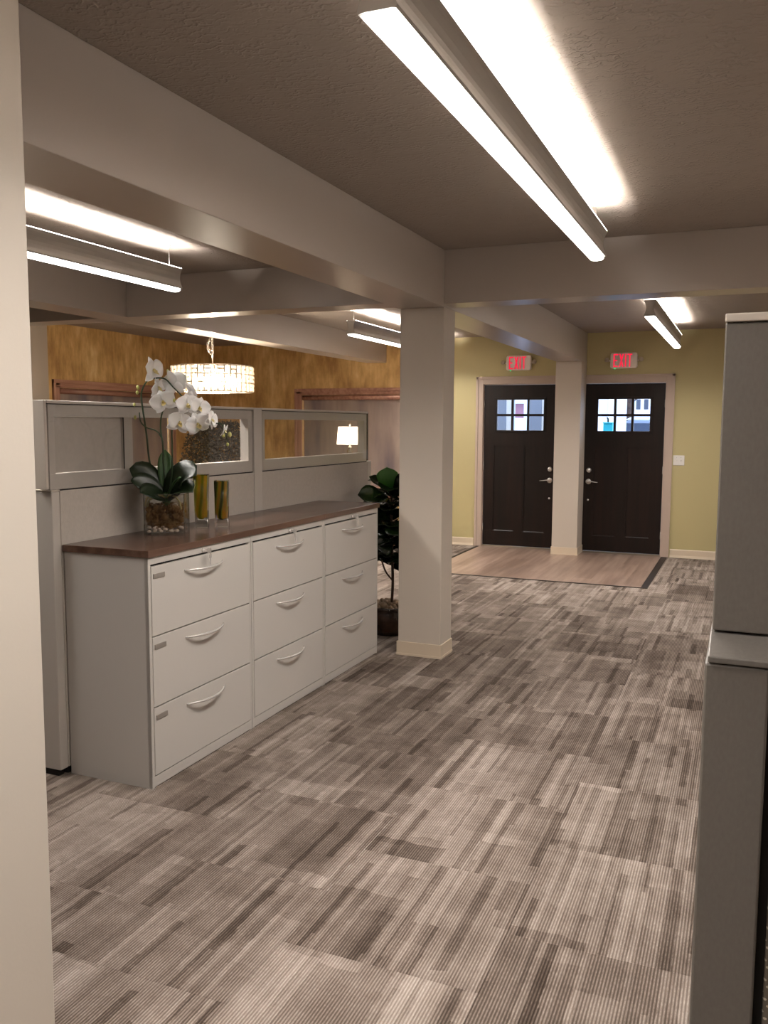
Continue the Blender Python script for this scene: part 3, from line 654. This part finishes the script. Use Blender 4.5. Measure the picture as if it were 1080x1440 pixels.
ex = make_exit(); ex.location = (-2.632, YW, 2.298); ex['label'] = 'lit red exit sign above the left door, half under the beam'
ex2 = copy_tree(ex); ex2.location = (-1.375, YW, 2.299); ex2['label'] = 'lit red exit sign above the right door'
sw = thing('light_switch', (-0.723, YW, 1.141), 'white double light switch on the green wall beside the right door', 'switch')
box(-0.062, 0.062, -0.007, -0.0005, -0.058, 0.058).build('wall_plate', MAT['white'], sw, 0.002)
for s in (-1, 1):
    MB().prism([(-0.007, -0.012), (-0.018, 0.006), (-0.016, 0.012), (-0.007, 0.010)], 'x', s * 0.024 - 0.005, s * 0.024 + 0.005).build('toggle', MAT['white'], sw)
    MB().lathe([(0.0035, 0), (0.003, 0.0015), (0.0005, 0.0018)], n=8).xf(Matrix.Translation((s * 0.024, -0.007, 0.033)) @ Matrix.Rotation(pi / 2, 4, 'X')).build('screw', MAT['nickel'], sw)

# ------------------------------------------------------------------ orchid in a square vase
ZK = 1.0202
VB = Vector((-2.532, 3.372, ZK)); VR = 0.437      # vase centre on the counter and turn about z
vase = thing('square_vase', VB, 'square clear glass vase of moss and pebbles holding the orchid', 'vase', rz=VR)
def open_box(hw, hd, h, t, zb):
    m = MB()
    m.box(-hw, hw, -hd, -hd + t, 0, h).box(-hw, hw, hd - t, hd, 0, h).box(-hw, -hw + t, -hd + t, hd - t, 0, h).box(hw - t, hw, -hd + t, hd - t, 0, h)
    return m
open_box(0.095, 0.060, 0.190, 0.004, 0).build('glass_wall', MAT['vaseglass'], vase)
box(-0.0905, 0.0905, -0.0555, 0.0555, 0.0, 0.006).build('glass_base', MAT['vaseglass'], vase)
rim = MB()
for a, b, c, d in ((-.096, .096, -.061, -.0555), (-.096, .096, .0555, .061), (-.096, -.0905, -.0555, .0555), (.0905, .096, -.0555, .0555)): rim.box(a, b, c, d, 0.1885, 0.1925)
for sx in (-1, 1):
    for sy2 in (-1, 1):
        rim.box(*sorted((sx * .0905, sx * .096)), *sorted((sy2 * .0555, sy2 * .061)), 0, 0.1885)
rim.build('polished_edge', MAT['glassedge'], vase)
fib = MB()
for i in range(620):
    p = Vector((rnd.uniform(-.082, .082), rnd.uniform(-.048, .048), rnd.uniform(0.034, 0.140))); pts = []
    dv = Vector((rnd.gauss(0, 1), rnd.gauss(0, 1), rnd.gauss(0, .7))).normalized()
    for k in range(4):
        q = p + dv * 0.014 * k + Vector((rnd.gauss(0, .004), rnd.gauss(0, .004), rnd.gauss(0, .004)))
        pts.append((max(-.088, min(.088, q.x)), max(-.053, min(.053, q.y)), max(.014, min(.146, q.z))))
    fib.tube(pts, 0.0012, 4)
tag(fib.build('moss_fibre', MAT['fibre'], vase), kind='stuff')
core = MB()
for i in range(70): core.ball((rnd.uniform(-.078, .078), rnd.uniform(-.040, .040), rnd.uniform(.035, .126)), rnd.uniform(.012, .018), 6)
tag(core.build('moss_core', MAT['fibre'], vase), kind='stuff')
for i in range(34):
    front = i < 20
    x = rnd.uniform(-.082, .082); y = rnd.uniform(-.050, -.036) if front else rnd.uniform(-.03, .045); z = 0.013 + (rnd.uniform(0, .022) if front else rnd.uniform(0, .012))
    s = rnd.uniform(.006, .0105); MB().ball((x, y, z), s, 8, (1.1, .8, .75)).build('pebble', MAT['pebble'], vase)
for pts in ([(-.080, -.050, .130), (-.072, -.051, .160), (-.045, -.050, .182), (-.012, -.046, .184), (.0, -.03, .172)], [(-.088, -.050, .135), (-.083, -.051, .165), (-.065, -.05, .186)], [(.078, -.050, .118), (.072, -.051, .155), (.052, -.050, .180), (.022, -.046, .186), (.01, -.03, .172)]):
    MB().tube(pts, 0.0045, 6).build('aerial_root', MAT['root'], vase)

orchid = thing('orchid', VB + Vector((0, 0, 0.120)), 'white moth orchid with three arching stems in the square glass vase', 'plant')
cam_o = Vector((0, 0, EYE))
def pix(u, v, y):
    """The point on the vertical plane at depth y that a photo position lies on (used for measuring only)."""
    d = cam_r * ((u - 540) / F_PX) - cam_u * ((v - 720) / F_PX) + fw; t = y / d.y; return cam_o + d * t
def smooth_path(pts, n=6):
    pts = [Vector(p) for p in pts]; out = []
    P = [pts[0]] + pts + [pts[-1]]
    for i in range(1, len(P) - 2):
        for k in range(n):
            t = k / n; a, b, c, d = P[i - 1], P[i], P[i + 1], P[i + 2]
            out.append(0.5 * (2 * b + (c - a) * t + (2 * a - 5 * b + 4 * c - d) * t * t + (3 * b - a - 3 * c + d) * t ** 3))
    out.append(pts[-1]); return out
base = VB + Vector((0, 0, 0.17))
def stem(pl, r0, r1, name='stem'):
    pts = smooth_path(pl); n = len(pts)
    return MB().tube(pts, [r0 + (r1 - r0) * i / (n - 1) for i in range(n)], 6).build(name, MAT['stem'], orchid, world=True)
yA = 3.36
stem([base + Vector((-.02, .01, 0)), pix(212, 655, 3.36), pix(206, 610, 3.35), pix(200, 570, 3.34), pix(199, 552, 3.33), pix(206, 537, 3.32), pix(217, 532, 3.31), pix(232, 533, 3.30), pix(244, 545, 3.29), pix(254, 555, 3.28), pix(268, 572, 3.27)], .0046, .0030)
stem([base + Vector((.0, .0, 0)), pix(230, 655, 3.36), pix(229, 625, 3.35), pix(226, 605, 3.35), pix(227, 585, 3.34), pix(233, 568, 3.33)], .0048, .0032)
stem([pix(227, 615, 3.35), pix(220, 606, 3.35), pix(206, 601, 3.34), pix(198, 593, 3.33), pix(196, 580, 3.33)], .0036, .0026, 'branch')
stem([base + Vector((.02, -.01, 0)), pix(242, 660, 3.35), pix(242, 625, 3.34), pix(243, 600, 3.33), pix(258, 584, 3.31), pix(280, 592, 3.30), pix(300, 595, 3.29), pix(312, 597, 3.28), pix(318, 612, 3.28), pix(320, 624, 3.28)], .0044, .0020)
def petal_mesh(m, length, width, cup, M4, n=6):
    o = len(m.v); vs = []; fs = []
    for i in range(n + 1):
        t = i / n; ww = width * (sin(pi * min(1, t ** 0.75 * 0.97 + 0.03)) ** 0.7) * 0.5
        for j in range(5):
            u = (j - 2) / 2; vs.append((u * ww, -cup * (t * t) - abs(u) ** 2 * ww * 0.25 + 0.0, t * length))
    for i in range(n):
        for j in range(4): a = i * 5 + j; fs.append((a, a + 1, a + 6, a + 5))
    m.add([M4 @ Vector(v) for v in vs], fs, True)
def flower(c, facing, size, roll=0.0):
    """Moth orchid bloom: three narrow sepals, two broad petals, a small yellow lip; y- of the flower frame faces `facing`."""
    f = Vector(facing).normalized(); zz = Vector((0, 0, 1)) - f * f.z; zz.normalize(); xx = zz.cross(f) * -1
    R = Matrix((( xx.x, -f.x, zz.x), (xx.y, -f.y, zz.y), (xx.z, -f.z, zz.z))).to_4x4()
    R = Matrix.Translation(c) @ R @ Matrix.Rotation(roll, 4, 'Y') @ Matrix.Scale(size * 1.22, 4)
    m = MB()
    for a in (0, 2.2, -2.2): petal_mesh(m, 0.050, 0.036, -0.006, R @ Matrix.Translation((0, 0.003, 0)) @ Matrix.Rotation(a, 4, 'Y'))
    for a in (1.2, -1.2): petal_mesh(m, 0.054, 0.066, 0.008, R @ Matrix.Rotation(a, 4, 'Y'))
    o = m.build('flower', MAT['petal'], orchid, world=True)
    so = o.modifiers.new('thickness', 'SOLIDIFY'); so.thickness = 0.0012
    lip = MB(); petal_mesh(lip, 0.022, 0.020, 0.012, R @ Matrix.Translation((0, -0.004, 0)) @ Matrix.Rotation(pi, 4, 'Y') @ Matrix.Rotation(0.5, 4, 'X'), 4)
    for a in (1.9, -1.9): petal_mesh(lip, 0.013, 0.010, 0.006, R @ Matrix.Translation((0, -0.004, 0)) @ Matrix.Rotation(a, 4, 'Y') @ Matrix.Rotation(0.7, 4, 'X'), 3)
    k = len(lip.v); lip.ball((0, 0, 0), 0.0055, 8).xf(R @ Matrix.Translation((0, -0.006, 0.003)), k)
    lip.build('lip', MAT['lip'], o, world=True)
    return o
toc = lambda c: (cam_o - c).normalized()
def bloom(u, v, y, size, turn=0.0, tilt=0.0, roll=0.0):
    c = pix(u, v, y); d = toc(c); d = Matrix.Rotation(turn, 3, 'Z') @ d; d.z += tilt; flower(c, d, size, roll)
bloom(215, 522, 3.30, 1.10, 0.95, 0.1, 0.15)
bloom(244, 541, 3.31, 1.15, 2.5, 0.2, -0.2)
bloom(222, 545, 3.33, 0.85, 0.9, -0.3, 0.5)
bloom(230, 566, 3.28, 0.98, -0.15, 0.0, 0.35)
bloom(268, 551, 3.30, 0.80, 1.9, 0.5, 0.2)
bloom(264, 570, 3.25, 0.90, 0.25, 0.05, 0.1)
bloom(280, 574, 3.24, 0.85, 0.5, -0.1, -0.3)
bloom(252, 595, 3.24, 0.98, 0.35, -0.1, -0.25)
bloom(278, 597, 3.23, 0.95, 0.3, -0.15, 0.35)
bloom(297, 591, 3.25, 0.78, 1.1, 0.0, -0.4)
bloom(315, 605, 3.27, 0.50, 1.4, -0.4, 0.6)
for u, v, y, s in ((194, 545, 3.33, .010), (193, 552, 3.33, .009), (189, 569, 3.33, .008), (190, 587, 3.33, .009), (236, 522, 3.31, .009), (314, 612, 3.28, .010), (323, 611, 3.28, .011), (320, 625, 3.28, .008), (270, 602, 3.28, .008), (279, 604, 3.28, .008), (245, 563, 3.29, .008)):
    c = pix(u, v, y); MB().ball(c, s, 8, (.8, .8, 1.1)).build('bud', MAT['bud'], orchid, world=True)
def strap_leaf(tip, width, droop, mat, start=None, name='leaf', n=9, wave=0.0, up=0.0):
    """Broad strap leaf from the crown out to `tip`, arching up first; folded along its midrib."""
    s = Vector(start) if start is not None else base + Vector((0, 0, -0.01)); tip = Vector(tip); mid = (s + tip) / 2 + Vector((0, 0, droop)); m = MB(); vs = []
    for i in range(n + 1):
        t = i / n; p = s * (1 - t) ** 2 + mid * 2 * t * (1 - t) + tip * t * t
        d = (mid - s) * (1 - t) + (tip - mid) * t; d.normalize(); side = d.cross(Vector((0.55, -0.65, 0.60)));
        if side.length < 0.2: side = Vector((cam_r.x, cam_r.y, 0))
        side.normalize(); nrm = side.cross(d)
        ww = width * 0.5 * (0.22 + 0.78 * sin(pi * min(1.0, t * 0.80)) ** 0.9 if t < 0.7 else (1 - ((t - 0.7) / 0.3) ** 2.2) * 0.90 + 0.02)
        for j in range(5):
            u = (j - 2) / 2; vs.append(p + side * u * ww + nrm * (abs(u) ** 1.4 * ww * up + wave * ww * sin(t * 9 + u * 2)))
    fs = [(i * 5 + j, i * 5 + j + 1, i * 5 + j + 6, i * 5 + j + 5) for i in range(n) for j in range(4)]
    m.add(vs, fs, True); o = m.build(name, mat, orchid, world=True)
    so = o.modifiers.new('thickness', 'SOLIDIFY'); so.thickness = 0.0025; return o
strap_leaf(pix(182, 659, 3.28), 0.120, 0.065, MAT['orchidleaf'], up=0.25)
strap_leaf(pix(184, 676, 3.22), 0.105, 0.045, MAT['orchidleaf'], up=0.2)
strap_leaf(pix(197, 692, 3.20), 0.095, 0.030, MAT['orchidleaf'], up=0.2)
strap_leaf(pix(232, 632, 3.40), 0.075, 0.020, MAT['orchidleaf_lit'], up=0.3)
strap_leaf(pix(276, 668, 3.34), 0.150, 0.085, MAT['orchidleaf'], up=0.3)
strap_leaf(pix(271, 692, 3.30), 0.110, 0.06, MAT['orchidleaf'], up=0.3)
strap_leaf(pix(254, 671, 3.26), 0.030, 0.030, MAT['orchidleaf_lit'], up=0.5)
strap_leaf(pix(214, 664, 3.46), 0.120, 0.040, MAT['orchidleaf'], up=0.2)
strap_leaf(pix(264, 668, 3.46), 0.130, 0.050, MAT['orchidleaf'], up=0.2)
MB().lathe([(.010, -.05), (.018, -.02), (.020, 0.01), (.012, 0.03), (.002, 0.035)], base - Vector((0, 0, .005)), 12).build('crown', MAT['orchidleaf_lit'], orchid, world=True)

def art_vase(loc, h, hw, mat, label, rz, flare):
    r = thing('art_vase', loc, label, 'vase', 'tall art glass vases on the counter', rz)
    def sq(w0, z, c=0.22):
        k = w0 * (1 - c); return [(k, -w0, z), (w0, -k, z), (w0, k, z), (k, w0, z), (-k, w0, z), (-w0, k, z), (-w0, -k, z), (-k, -w0, z)]
    m = MB(); lv = [(hw * 1.0, 0), (hw * 1.02, 0.012), (hw * .94, 0.035), (hw * (.96 + flare * .3), h * .5), (hw * (1.0 + flare), h - .004), (hw * (.98 + flare), h)]
    vs = []; 
    for w0, z in lv: vs += sq(w0, z)
    fs = [(i * 8 + k, i * 8 + (k + 1) % 8, (i + 1) * 8 + (k + 1) % 8, (i + 1) * 8 + k) for i in range(len(lv) - 1) for k in range(8)] + [tuple(reversed(range(8)))]
    # inner cavity
    inn = [(hw * (.78 + flare), h), (hw * (.74 + flare * .4), h * .45), (hw * .60, h * .22), (hw * .3, h * .17)]; o = len(vs)
    for w0, z in inn: vs += sq(w0, z)
    fs += [((len(lv) - 1) * 8 + k, (len(lv) - 1) * 8 + (k + 1) % 8, o + (k + 1) % 8, o + k) for k in range(8)]
    fs += [(o + i * 8 + k, o + i * 8 + (k + 1) % 8, o + (i + 1) * 8 + (k + 1) % 8, o + (i + 1) * 8 + k) for i in range(len(inn) - 1) for k in range(8)] + [tuple(o + 24 + k for k in range(8))]
    m.add(vs, fs, False); m.build('clear_glass', MAT['thickglass'], r)
    core = MB(); lv = [(hw * .25, h * .165), (hw * .55, h * .20), (hw * .74, h * .34), (hw * (.80 + flare * .5), h * .6), (hw * (.84 + flare), h - .006)]; vs = []
    for w0, z in lv: vs += sq(w0, z, .35)
    fs = [(i * 8 + k, i * 8 + (k + 1) % 8, (i + 1) * 8 + (k + 1) % 8, (i + 1) * 8 + k) for i in range(len(lv) - 1) for k in range(8)] + [tuple(reversed(range(8)))]
    core.add(vs, fs, True); c = core.build('coloured_core', mat, r); so = c.modifiers.new('thickness', 'SOLIDIFY'); so.thickness = 0.003; so.offset = 1
    return r
art_vase((-2.447, 3.712, ZK), 0.236, 0.0335, MAT['art_green'], 'shorter olive and amber art glass vase standing alone on the counter', 0.42, 0.02)
art_vase((-2.525, 3.648, ZK), 0.268, 0.0325, MAT['art_amber'], 'taller golden art glass vase tucked behind the orchid leaves', 0.42, 0.10)

# ------------------------------------------------------------------ fiddle leaf plant behind the cabinets
PB = Vector((-2.40, 5.83, 0))
fig = thing('fiddle_leaf_fig', PB, 'dark fiddle leaf fig in a brown pot between cabinets and column', 'plant')
MB().lathe([(0.10, 0.0), (0.115, 0.0), (0.150, 0.05), (0.172, 0.12), (0.170, 0.17), (0.160, 0.190), (0.176, 0.200), (0.176, 0.212), (0.150, 0.212), (0.148, 0.195)], n=28).build('pot', MAT['pot'], fig)
mo = MB()
for i in range(150):
    a, q = rnd.uniform(0, 2 * pi), rnd.uniform(0, .14); mo.ball((q * cos(a), q * sin(a), 0.195 + rnd.uniform(0, .035)), rnd.uniform(.012, .024), 6)
tag(mo.build('dried_moss', MAT['moss'], fig), kind='stuff')
MB().tube(smooth_path([(0.03, -.02, .18), (.045, -.03, .38), (.03, -.01, .6), (.02, .0, .85), (.02, .0, 1.08)]), .011, 8).build('trunk', MAT['bark'], fig)
MB().tube(smooth_path([(.045, -.03, .40), (.0, -.06, .47), (-.03, -.07, .56)]), .007, 6).build('twig', MAT['bark'], fig)
def fig_leaf(start, tip, width, mat, nrm_hint, cup=0.25):
    s, tip = Vector(start), Vector(tip); d = tip - s; L = d.length; d.normalize(); nh = Vector(nrm_hint); side = d.cross(nh).normalized(); nrm = side.cross(d).normalized(); m = MB(); vs = []; n = 10
    for i in range(n + 1):
        t = i / n; ww = width * .5 * (0.04 if t < .08 else (0.30 + 0.70 * sin(pi * min(1, (t - .05) * .62)) ** 1.5 if t < .72 else max(.03, (1 - ((t - .72) / .28) ** 2.4)) * 0.97))
        p = s + d * L * t + nrm * (0.10 * L * sin(pi * t))
        for j in range(7):
            u = (j - 3) / 3; vs.append(p + side * u * ww + nrm * (abs(u) * ww * cup + 0.05 * ww * sin(t * 14) * abs(u)))
    m.add(vs, [(i * 7 + j, i * 7 + j + 1, i * 7 + j + 8, i * 7 + j + 7) for i in range(n) for j in range(6)], True)
    o = m.build('leaf', mat, fig, world=True); so = o.modifiers.new('thickness', 'SOLIDIFY'); so.thickness = 0.002; return o
tc = Vector((0.40, -0.90, 0.15))
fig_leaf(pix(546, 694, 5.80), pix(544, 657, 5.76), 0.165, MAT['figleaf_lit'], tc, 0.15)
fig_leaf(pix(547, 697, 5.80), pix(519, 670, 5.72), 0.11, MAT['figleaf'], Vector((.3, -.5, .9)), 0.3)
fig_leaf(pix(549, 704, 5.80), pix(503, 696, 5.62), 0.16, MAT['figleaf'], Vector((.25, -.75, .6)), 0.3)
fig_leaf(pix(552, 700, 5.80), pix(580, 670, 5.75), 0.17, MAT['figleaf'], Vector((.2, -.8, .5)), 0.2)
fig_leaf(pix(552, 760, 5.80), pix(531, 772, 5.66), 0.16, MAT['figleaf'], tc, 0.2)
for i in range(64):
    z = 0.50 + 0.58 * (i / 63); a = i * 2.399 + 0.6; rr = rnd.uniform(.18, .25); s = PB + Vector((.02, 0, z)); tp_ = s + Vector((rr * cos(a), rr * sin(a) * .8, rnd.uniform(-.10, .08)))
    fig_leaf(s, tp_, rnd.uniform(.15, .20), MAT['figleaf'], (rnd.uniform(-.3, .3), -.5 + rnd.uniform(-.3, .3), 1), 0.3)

# ------------------------------------------------------------------ chandelier, lamp, desk, dark shrub
CHX, CHY, CHZ = -4.83, 7.2, 1.846
ch = thing('chandelier', (CHX, CHY, ZC), 'crystal drum chandelier on a looped chain before the bronze wall', 'chandelier')
Rr, Hh = 0.388, 0.245
def ring(z, r=0.006):
    return [(CHX + Rr * cos(2 * pi * k / 48), CHY + Rr * sin(2 * pi * k / 48), z) for k in range(49)]
for z in (CHZ, CHZ + Hh / 3, CHZ + 2 * Hh / 3, CHZ + Hh): MB().tube(ring(z), 0.005, 6).build('drum_ring', MAT['chrome'], ch, world=True)
cm = MB(); fm = MB(); nb = 40
for row in range(3):
    for k in range(nb):
        a = 2 * pi * k / nb; z = CHZ + Hh / 3 * row; wd = 2 * pi * Rr / nb
        mtx = Matrix.Translation((CHX, CHY, z)) @ Matrix.Rotation(a, 4, 'Z') @ Matrix.Translation((Rr, 0, 0))
        o = len(cm.v)
        if (k + row) % 2: cm.box(-.008, .008, -wd * .46, wd * .46, .010, .032).box(-.008, .008, -wd * .46, wd * .46, .050, .072)
        else: cm.box(-.008, .008, -wd * .42, -wd * .10, .008, .074).box(-.008, .008, wd * .10, wd * .42, .008, .074)
        cm.xf(mtx, o); o = len(fm.v); fm.box(-.010, .010, -.0035, .0035, 0, Hh / 3).xf(mtx @ Matrix.Translation((0, wd / 2, 0)), o)
tag(cm.build('crystal_bars', MAT['crystal'], ch, world=True), kind='stuff')
tag(fm.build('crystal_setting', MAT['chrome'], ch, world=True), kind='stuff')
for k in range(4):
    a = k * pi / 2 + .5; c = Vector((CHX + .17 * cos(a), CHY + .17 * sin(a), CHZ + .10))
    MB().ball(c, .032, 10, (1, 1, 1.3)).build('bulb', MAT['bulb'], ch, world=True)
    MB().tube([(CHX, CHY, CHZ + .20), (c.x, c.y, CHZ + .19), (c.x, c.y, c.z + .035)], .006, 6).build('lamp_arm', MAT['chrome'], ch, world=True)
    MB().tube([(CHX, CHY, CHZ + Hh), (CHX + Rr * cos(a), CHY + Rr * sin(a), CHZ + Hh)], .004, 6).build('spoke', MAT['chrome'], ch, world=True)
MB().tube([(CHX, CHY, CHZ + .19), (CHX, CHY, CHZ + Hh + .11)], .006, 8).build('down_rod', MAT['chrome'], ch, world=True)
MB().lathe([(.06, 0), (.06, -.012), (.025, -.03), (.006, -.035)][::-1], (CHX, CHY, ZC), 20).build('ceiling_canopy', MAT['chrome'], ch, world=True)
def link(c, rot, s=.017):
    pts = [Vector((s * .65 * cos(t * pi / 6), 0, s * 1.2 * sin(t * pi / 6))) for t in range(13)]
    m = MB().tube(pts, .0048, 5); return m.xf(Matrix.Translation(c) @ Matrix.Rotation(rot, 4, 'Z'))
zt = CHZ + Hh + .11; nl = 14
for k in range(nl):
    t = k / (nl - 1); link((CHX + 0.002 * sin(k), CHY, zt + (ZC - .04 - zt) * t), 0 if k % 2 else pi / 2).build('chain_link', MAT['chrome'], ch, world=True)
for k in range(9):
    t = k / 8; link((CHX - .055 * sin(pi * t), CHY, zt + .01 + .16 * t), 0.4 if k % 2 else 1.9, .015).build('chain_link', MAT['chrome'], ch, world=True)

dk = thing('console_desk', (-4.6, 10.2, 0), 'walnut console desk under the far window holding the table lamp', 'desk')
box(-5.3, -3.9, 9.35, 9.85, 0.74, 0.775).build('desk_top', MAT['desk'], dk, .004, world=True)
for x in (-5.26, -3.98):
    for y in (9.38, 9.78): box(x, x + .05, y, y + .05, 0, .74).build('leg', MAT['desk'], dk, .003, world=True)
box(-5.22, -3.98, 9.40, 9.42, .62, .74).build('apron', MAT['desk'], dk, .002, world=True)
LX, LY = -4.45, 9.55
lamp = thing('table_lamp', (LX, LY, .7755), 'lit table lamp with white drum shade seen through the glass', 'lamp')
MB().lathe([(.075, 0), (.075, .02), (.03, .035), (.018, .08), (.045, .13), (.06, .19), (.045, .26), (.016, .30), (.012, .38), (.030, .42), (.040, .445), (.020, .47), (.034, .485), (.012, .50), (.010, .53), (.001, .535)], n=20).build('base', MAT['chrome'], lamp)
sh = MB(); n = 36; vs = []
for k in range(n):
    a = 2 * pi * k / n; vs += [(.160 * cos(a), .160 * sin(a), .522), (.142 * cos(a), .142 * sin(a), .735)]
sh.add(vs, [(2 * k, 2 * ((k + 1) % n), 2 * ((k + 1) % n) + 1, 2 * k + 1) for k in range(n)], True)
sh.build('lamp_shade', MAT['shade'], lamp)
MB().tube([(0, 0, .53), (0, 0, .745)], .004, 6).build('harp_rod', MAT['chrome'], lamp)
MB().tube([(-.142, 0, .728), (.142, 0, .728)], .003, 6).build('spider', MAT['chrome'], lamp)
MB().ball((0, 0, .762), .016, 10).build('finial', MAT['chrome'], lamp)
MB().ball((0, .0, .62), .035, 10, (1, 1, 1.3)).build('bulb', emit('lamp_bulb', (1, .86, .68), 260), lamp)

bs = thing('dark_shrub', (-6.0, 9.0, 0), 'dusky leafy potted tree in the far bronze corner, seen through glass', 'plant')
MB().lathe([(.15, 0), (.19, .06), (.21, .34), (.225, .36), (.19, .36), (.18, .33)], n=20).build('pot', MAT['pot'], bs)
MB().tube(smooth_path([(0, 0, .3), (.02, .01, .7), (-.01, 0, 1.1), (.02, 0, 1.4)]), .02, 8).build('trunk', MAT['bark'], bs)
fo = MB()
for i in range(9500):
    a = rnd.uniform(0, 2 * pi); z = rnd.uniform(.75, 1.56); q = .42 * math.sqrt(rnd.random()) * (1 - .45 * abs((z - 1.1) / .5) ** 2)
    c = Vector((q * cos(a), q * sin(a), z)); d = Vector((rnd.gauss(0, 1), rnd.gauss(0, 1), rnd.gauss(0, .6))).normalized(); e = d.orthogonal().normalized(); L = rnd.uniform(.022, .042)
    fo.add([c, c + d * L * .5 + e * L * .25, c + d * L, c + d * L * .5 - e * L * .25], [(0, 1, 2, 3)])
tag(fo.build('foliage', MAT['bushleaf'], bs), kind='stuff')

# ------------------------------------------------------------------ what the door panes look out on
struct(box(-30, 20, YW + 0.2, 60, -0.25, -0.05).build('ground', MAT['snow']), 'snowy ground outside seen through the door panes', 'ground')
struct(box(-3.6, 0.4, YW + 0.2, 12.6, -0.06, -0.02).build('porch_slab', MAT['siding']), 'porch floor outside the doors', 'floor')
po = thing('porch_post', (-3.40, 12.3, 0), 'blue grey porch post filling the left panes of the left door', 'post')
box(-3.62, -3.215, 12.2, 12.4, -.02, 2.9).build('shaft', MAT['slate'], po, .01, world=True)
box(-3.215, -3.125, 12.21, 12.39, -.02, 2.9).build('corner_board', MAT['whitewall'], po, .006, world=True)
po = thing('porch_post', (-2.78, 12.3, 0), 'blue grey porch post filling the right panes of the left door', 'post')
box(-2.905, -2.70, 12.2, 12.4, -.02, 2.9).build('shaft', MAT['slate'], po, .01, world=True)
box(-2.70, -2.62, 12.21, 12.39, -.02, 2.9).build('corner_board', MAT['whitewall'], po, .006, world=True)
hs = thing('brick_house', (-8.5, 30, 0), 'red brown house with snowy roof seen through the left door', 'house')
box(-10.5, -6.6, 29, 33, -.1, 2.30).build('wall', MAT['brick'], hs, world=True)
MB().prism([(-10.9, 2.26), (-6.3, 2.26), (-8.6, 5.2)], 'y', 28.7, 33.3).build('roof', MAT['snow'], hs, world=True)
for x in (-10.2, -8.8): box(x, x + .8, 28.94, 29.0, 1.2, 2.0).build('window', MAT['darkwin'], hs, world=True)
sb = MB().prism([(-10.5, -.1), (-6.0, -.1), (-6.1, 1.5), (-6.9, 1.78), (-7.3, 1.66), (-7.7, 1.88), (-8.6, 1.7), (-10.2, 1.3)], 'y', 26.5, 28.4)
tag(sb.build('snow_bank', MAT['snow'], None, .08), 'tall heap of ploughed snow in front of the red brown house', 'snow')
hs = thing('white_house', (-4.5, 40, 0), 'white house with dark windows seen through the right door panes', 'house')
box(-5.3, -1.5, 38, 44, -.1, 7.0).build('wall', MAT['whitewall'], hs, world=True)
for x in (-4.38, -4.06, -3.2):
    for z in (.9, 2.22, 4.0): box(x, x + .17, 37.95, 38.0, z, z + .42).build('window', MAT['darkwin'], hs, world=True)
hs = thing('pale_shed', (-3.5, 20, 0), 'pale grey outbuilding wall behind the teal bin outside', 'shed')
box(-4.6, -2.76, 19, 22, -.1, 4.4).build('wall', MAT['siding'], hs, world=True)
box(-2.755, -2.60, 18.95, 19.15, -.1, 4.4).build('corner_board', MAT['whitewall'], hs, world=True)
tr = thing('bare_tree', (-3.1, 27.2, 0), 'bare dark tree trunk seen through the right door panes', 'tree')
MB().tube([(-3.40, 27.2, -.1), (-3.40, 27.2, 1.6), (-3.44, 27.2, 3.4), (-3.36, 27.2, 5)], [.19, .17, .15, .08], 8).build('trunk', MAT['bark'], tr, world=True)
for k in range(7):
    z = 1.9 + k * .22; s = 1 if k % 2 else -1; MB().tube([(-3.40, 27.2, z), (-3.40 + s * .35, 27.2, z + .3), (-3.40 + s * .75, 27.2, z + .75)], [.035, .022, .01], 6).build('branch', MAT['bark'], tr, world=True)
bn = thing('teal_bin', (-2.03, 13.4, -.05), 'teal blue bin standing outside the right door', 'bin')
MB().prism([(-2.00, -.05), (-1.87, -.05), (-1.865, 1.57), (-2.005, 1.57)], 'y', 13.3, 13.55).build('body', MAT['teal'], bn, .01, world=True)
box(-2.008, -1.862, 13.28, 13.57, 1.57, 1.588).build('lid', MAT['teal'], bn, .006, world=True)
MB().tube([(-1.95, 13.42, 1.585), (-1.952, 13.42, 1.64), (-1.97, 13.42, 1.66)], [.012, .014, .010], 8).build('handle', MAT['black'], bn, world=True)
car = thing('parked_car', (-2.55, 24.0, -.05), 'snow covered parked car seen through the lower right panes', 'car')
body = [(-.95, .25), (.95, .25), (.97, .95), (.94, 1.12), (.74, 1.18), (.60, 1.66), (.47, 1.74), (-.47, 1.74), (-.60, 1.66), (-.74, 1.18), (-.94, 1.12), (-.97, .95)]
MB().prism([(x - 2.35, z - .05) for x, z in body], 'y', 23.0, 25.6).build('body', MAT['carpaint'], car, .03, world=True)
MB().prism([(x - 2.35, z - .05) for x, z in ((-.58, 1.73), (-.3, 1.87), (.3, 1.87), (.58, 1.73))], 'y', 23.0, 25.5).build('snow_cap', MAT['snow'], car, .02, world=True)
box(-2.88, -1.82, 22.97, 23.0, 1.22, 1.60).build('windshield', MAT['darkwin'], car, world=True)
box(-3.25, -1.45, 22.5, 23.1, .85, 1.16).build('hood', MAT['snow'], car, .05, world=True)
for x in (-3.22, -1.55):
    for y in (23.3, 25.0): MB().lathe([(.05, 0), (.30, 0), (.32, .05), (.32, .15), (.30, .2), (.05, .2)], n=20).xf(Matrix.Translation((x, y, .27)) @ Matrix.Rotation(pi / 2, 4, 'Y')).build('wheel', MAT['black'], car, world=True)
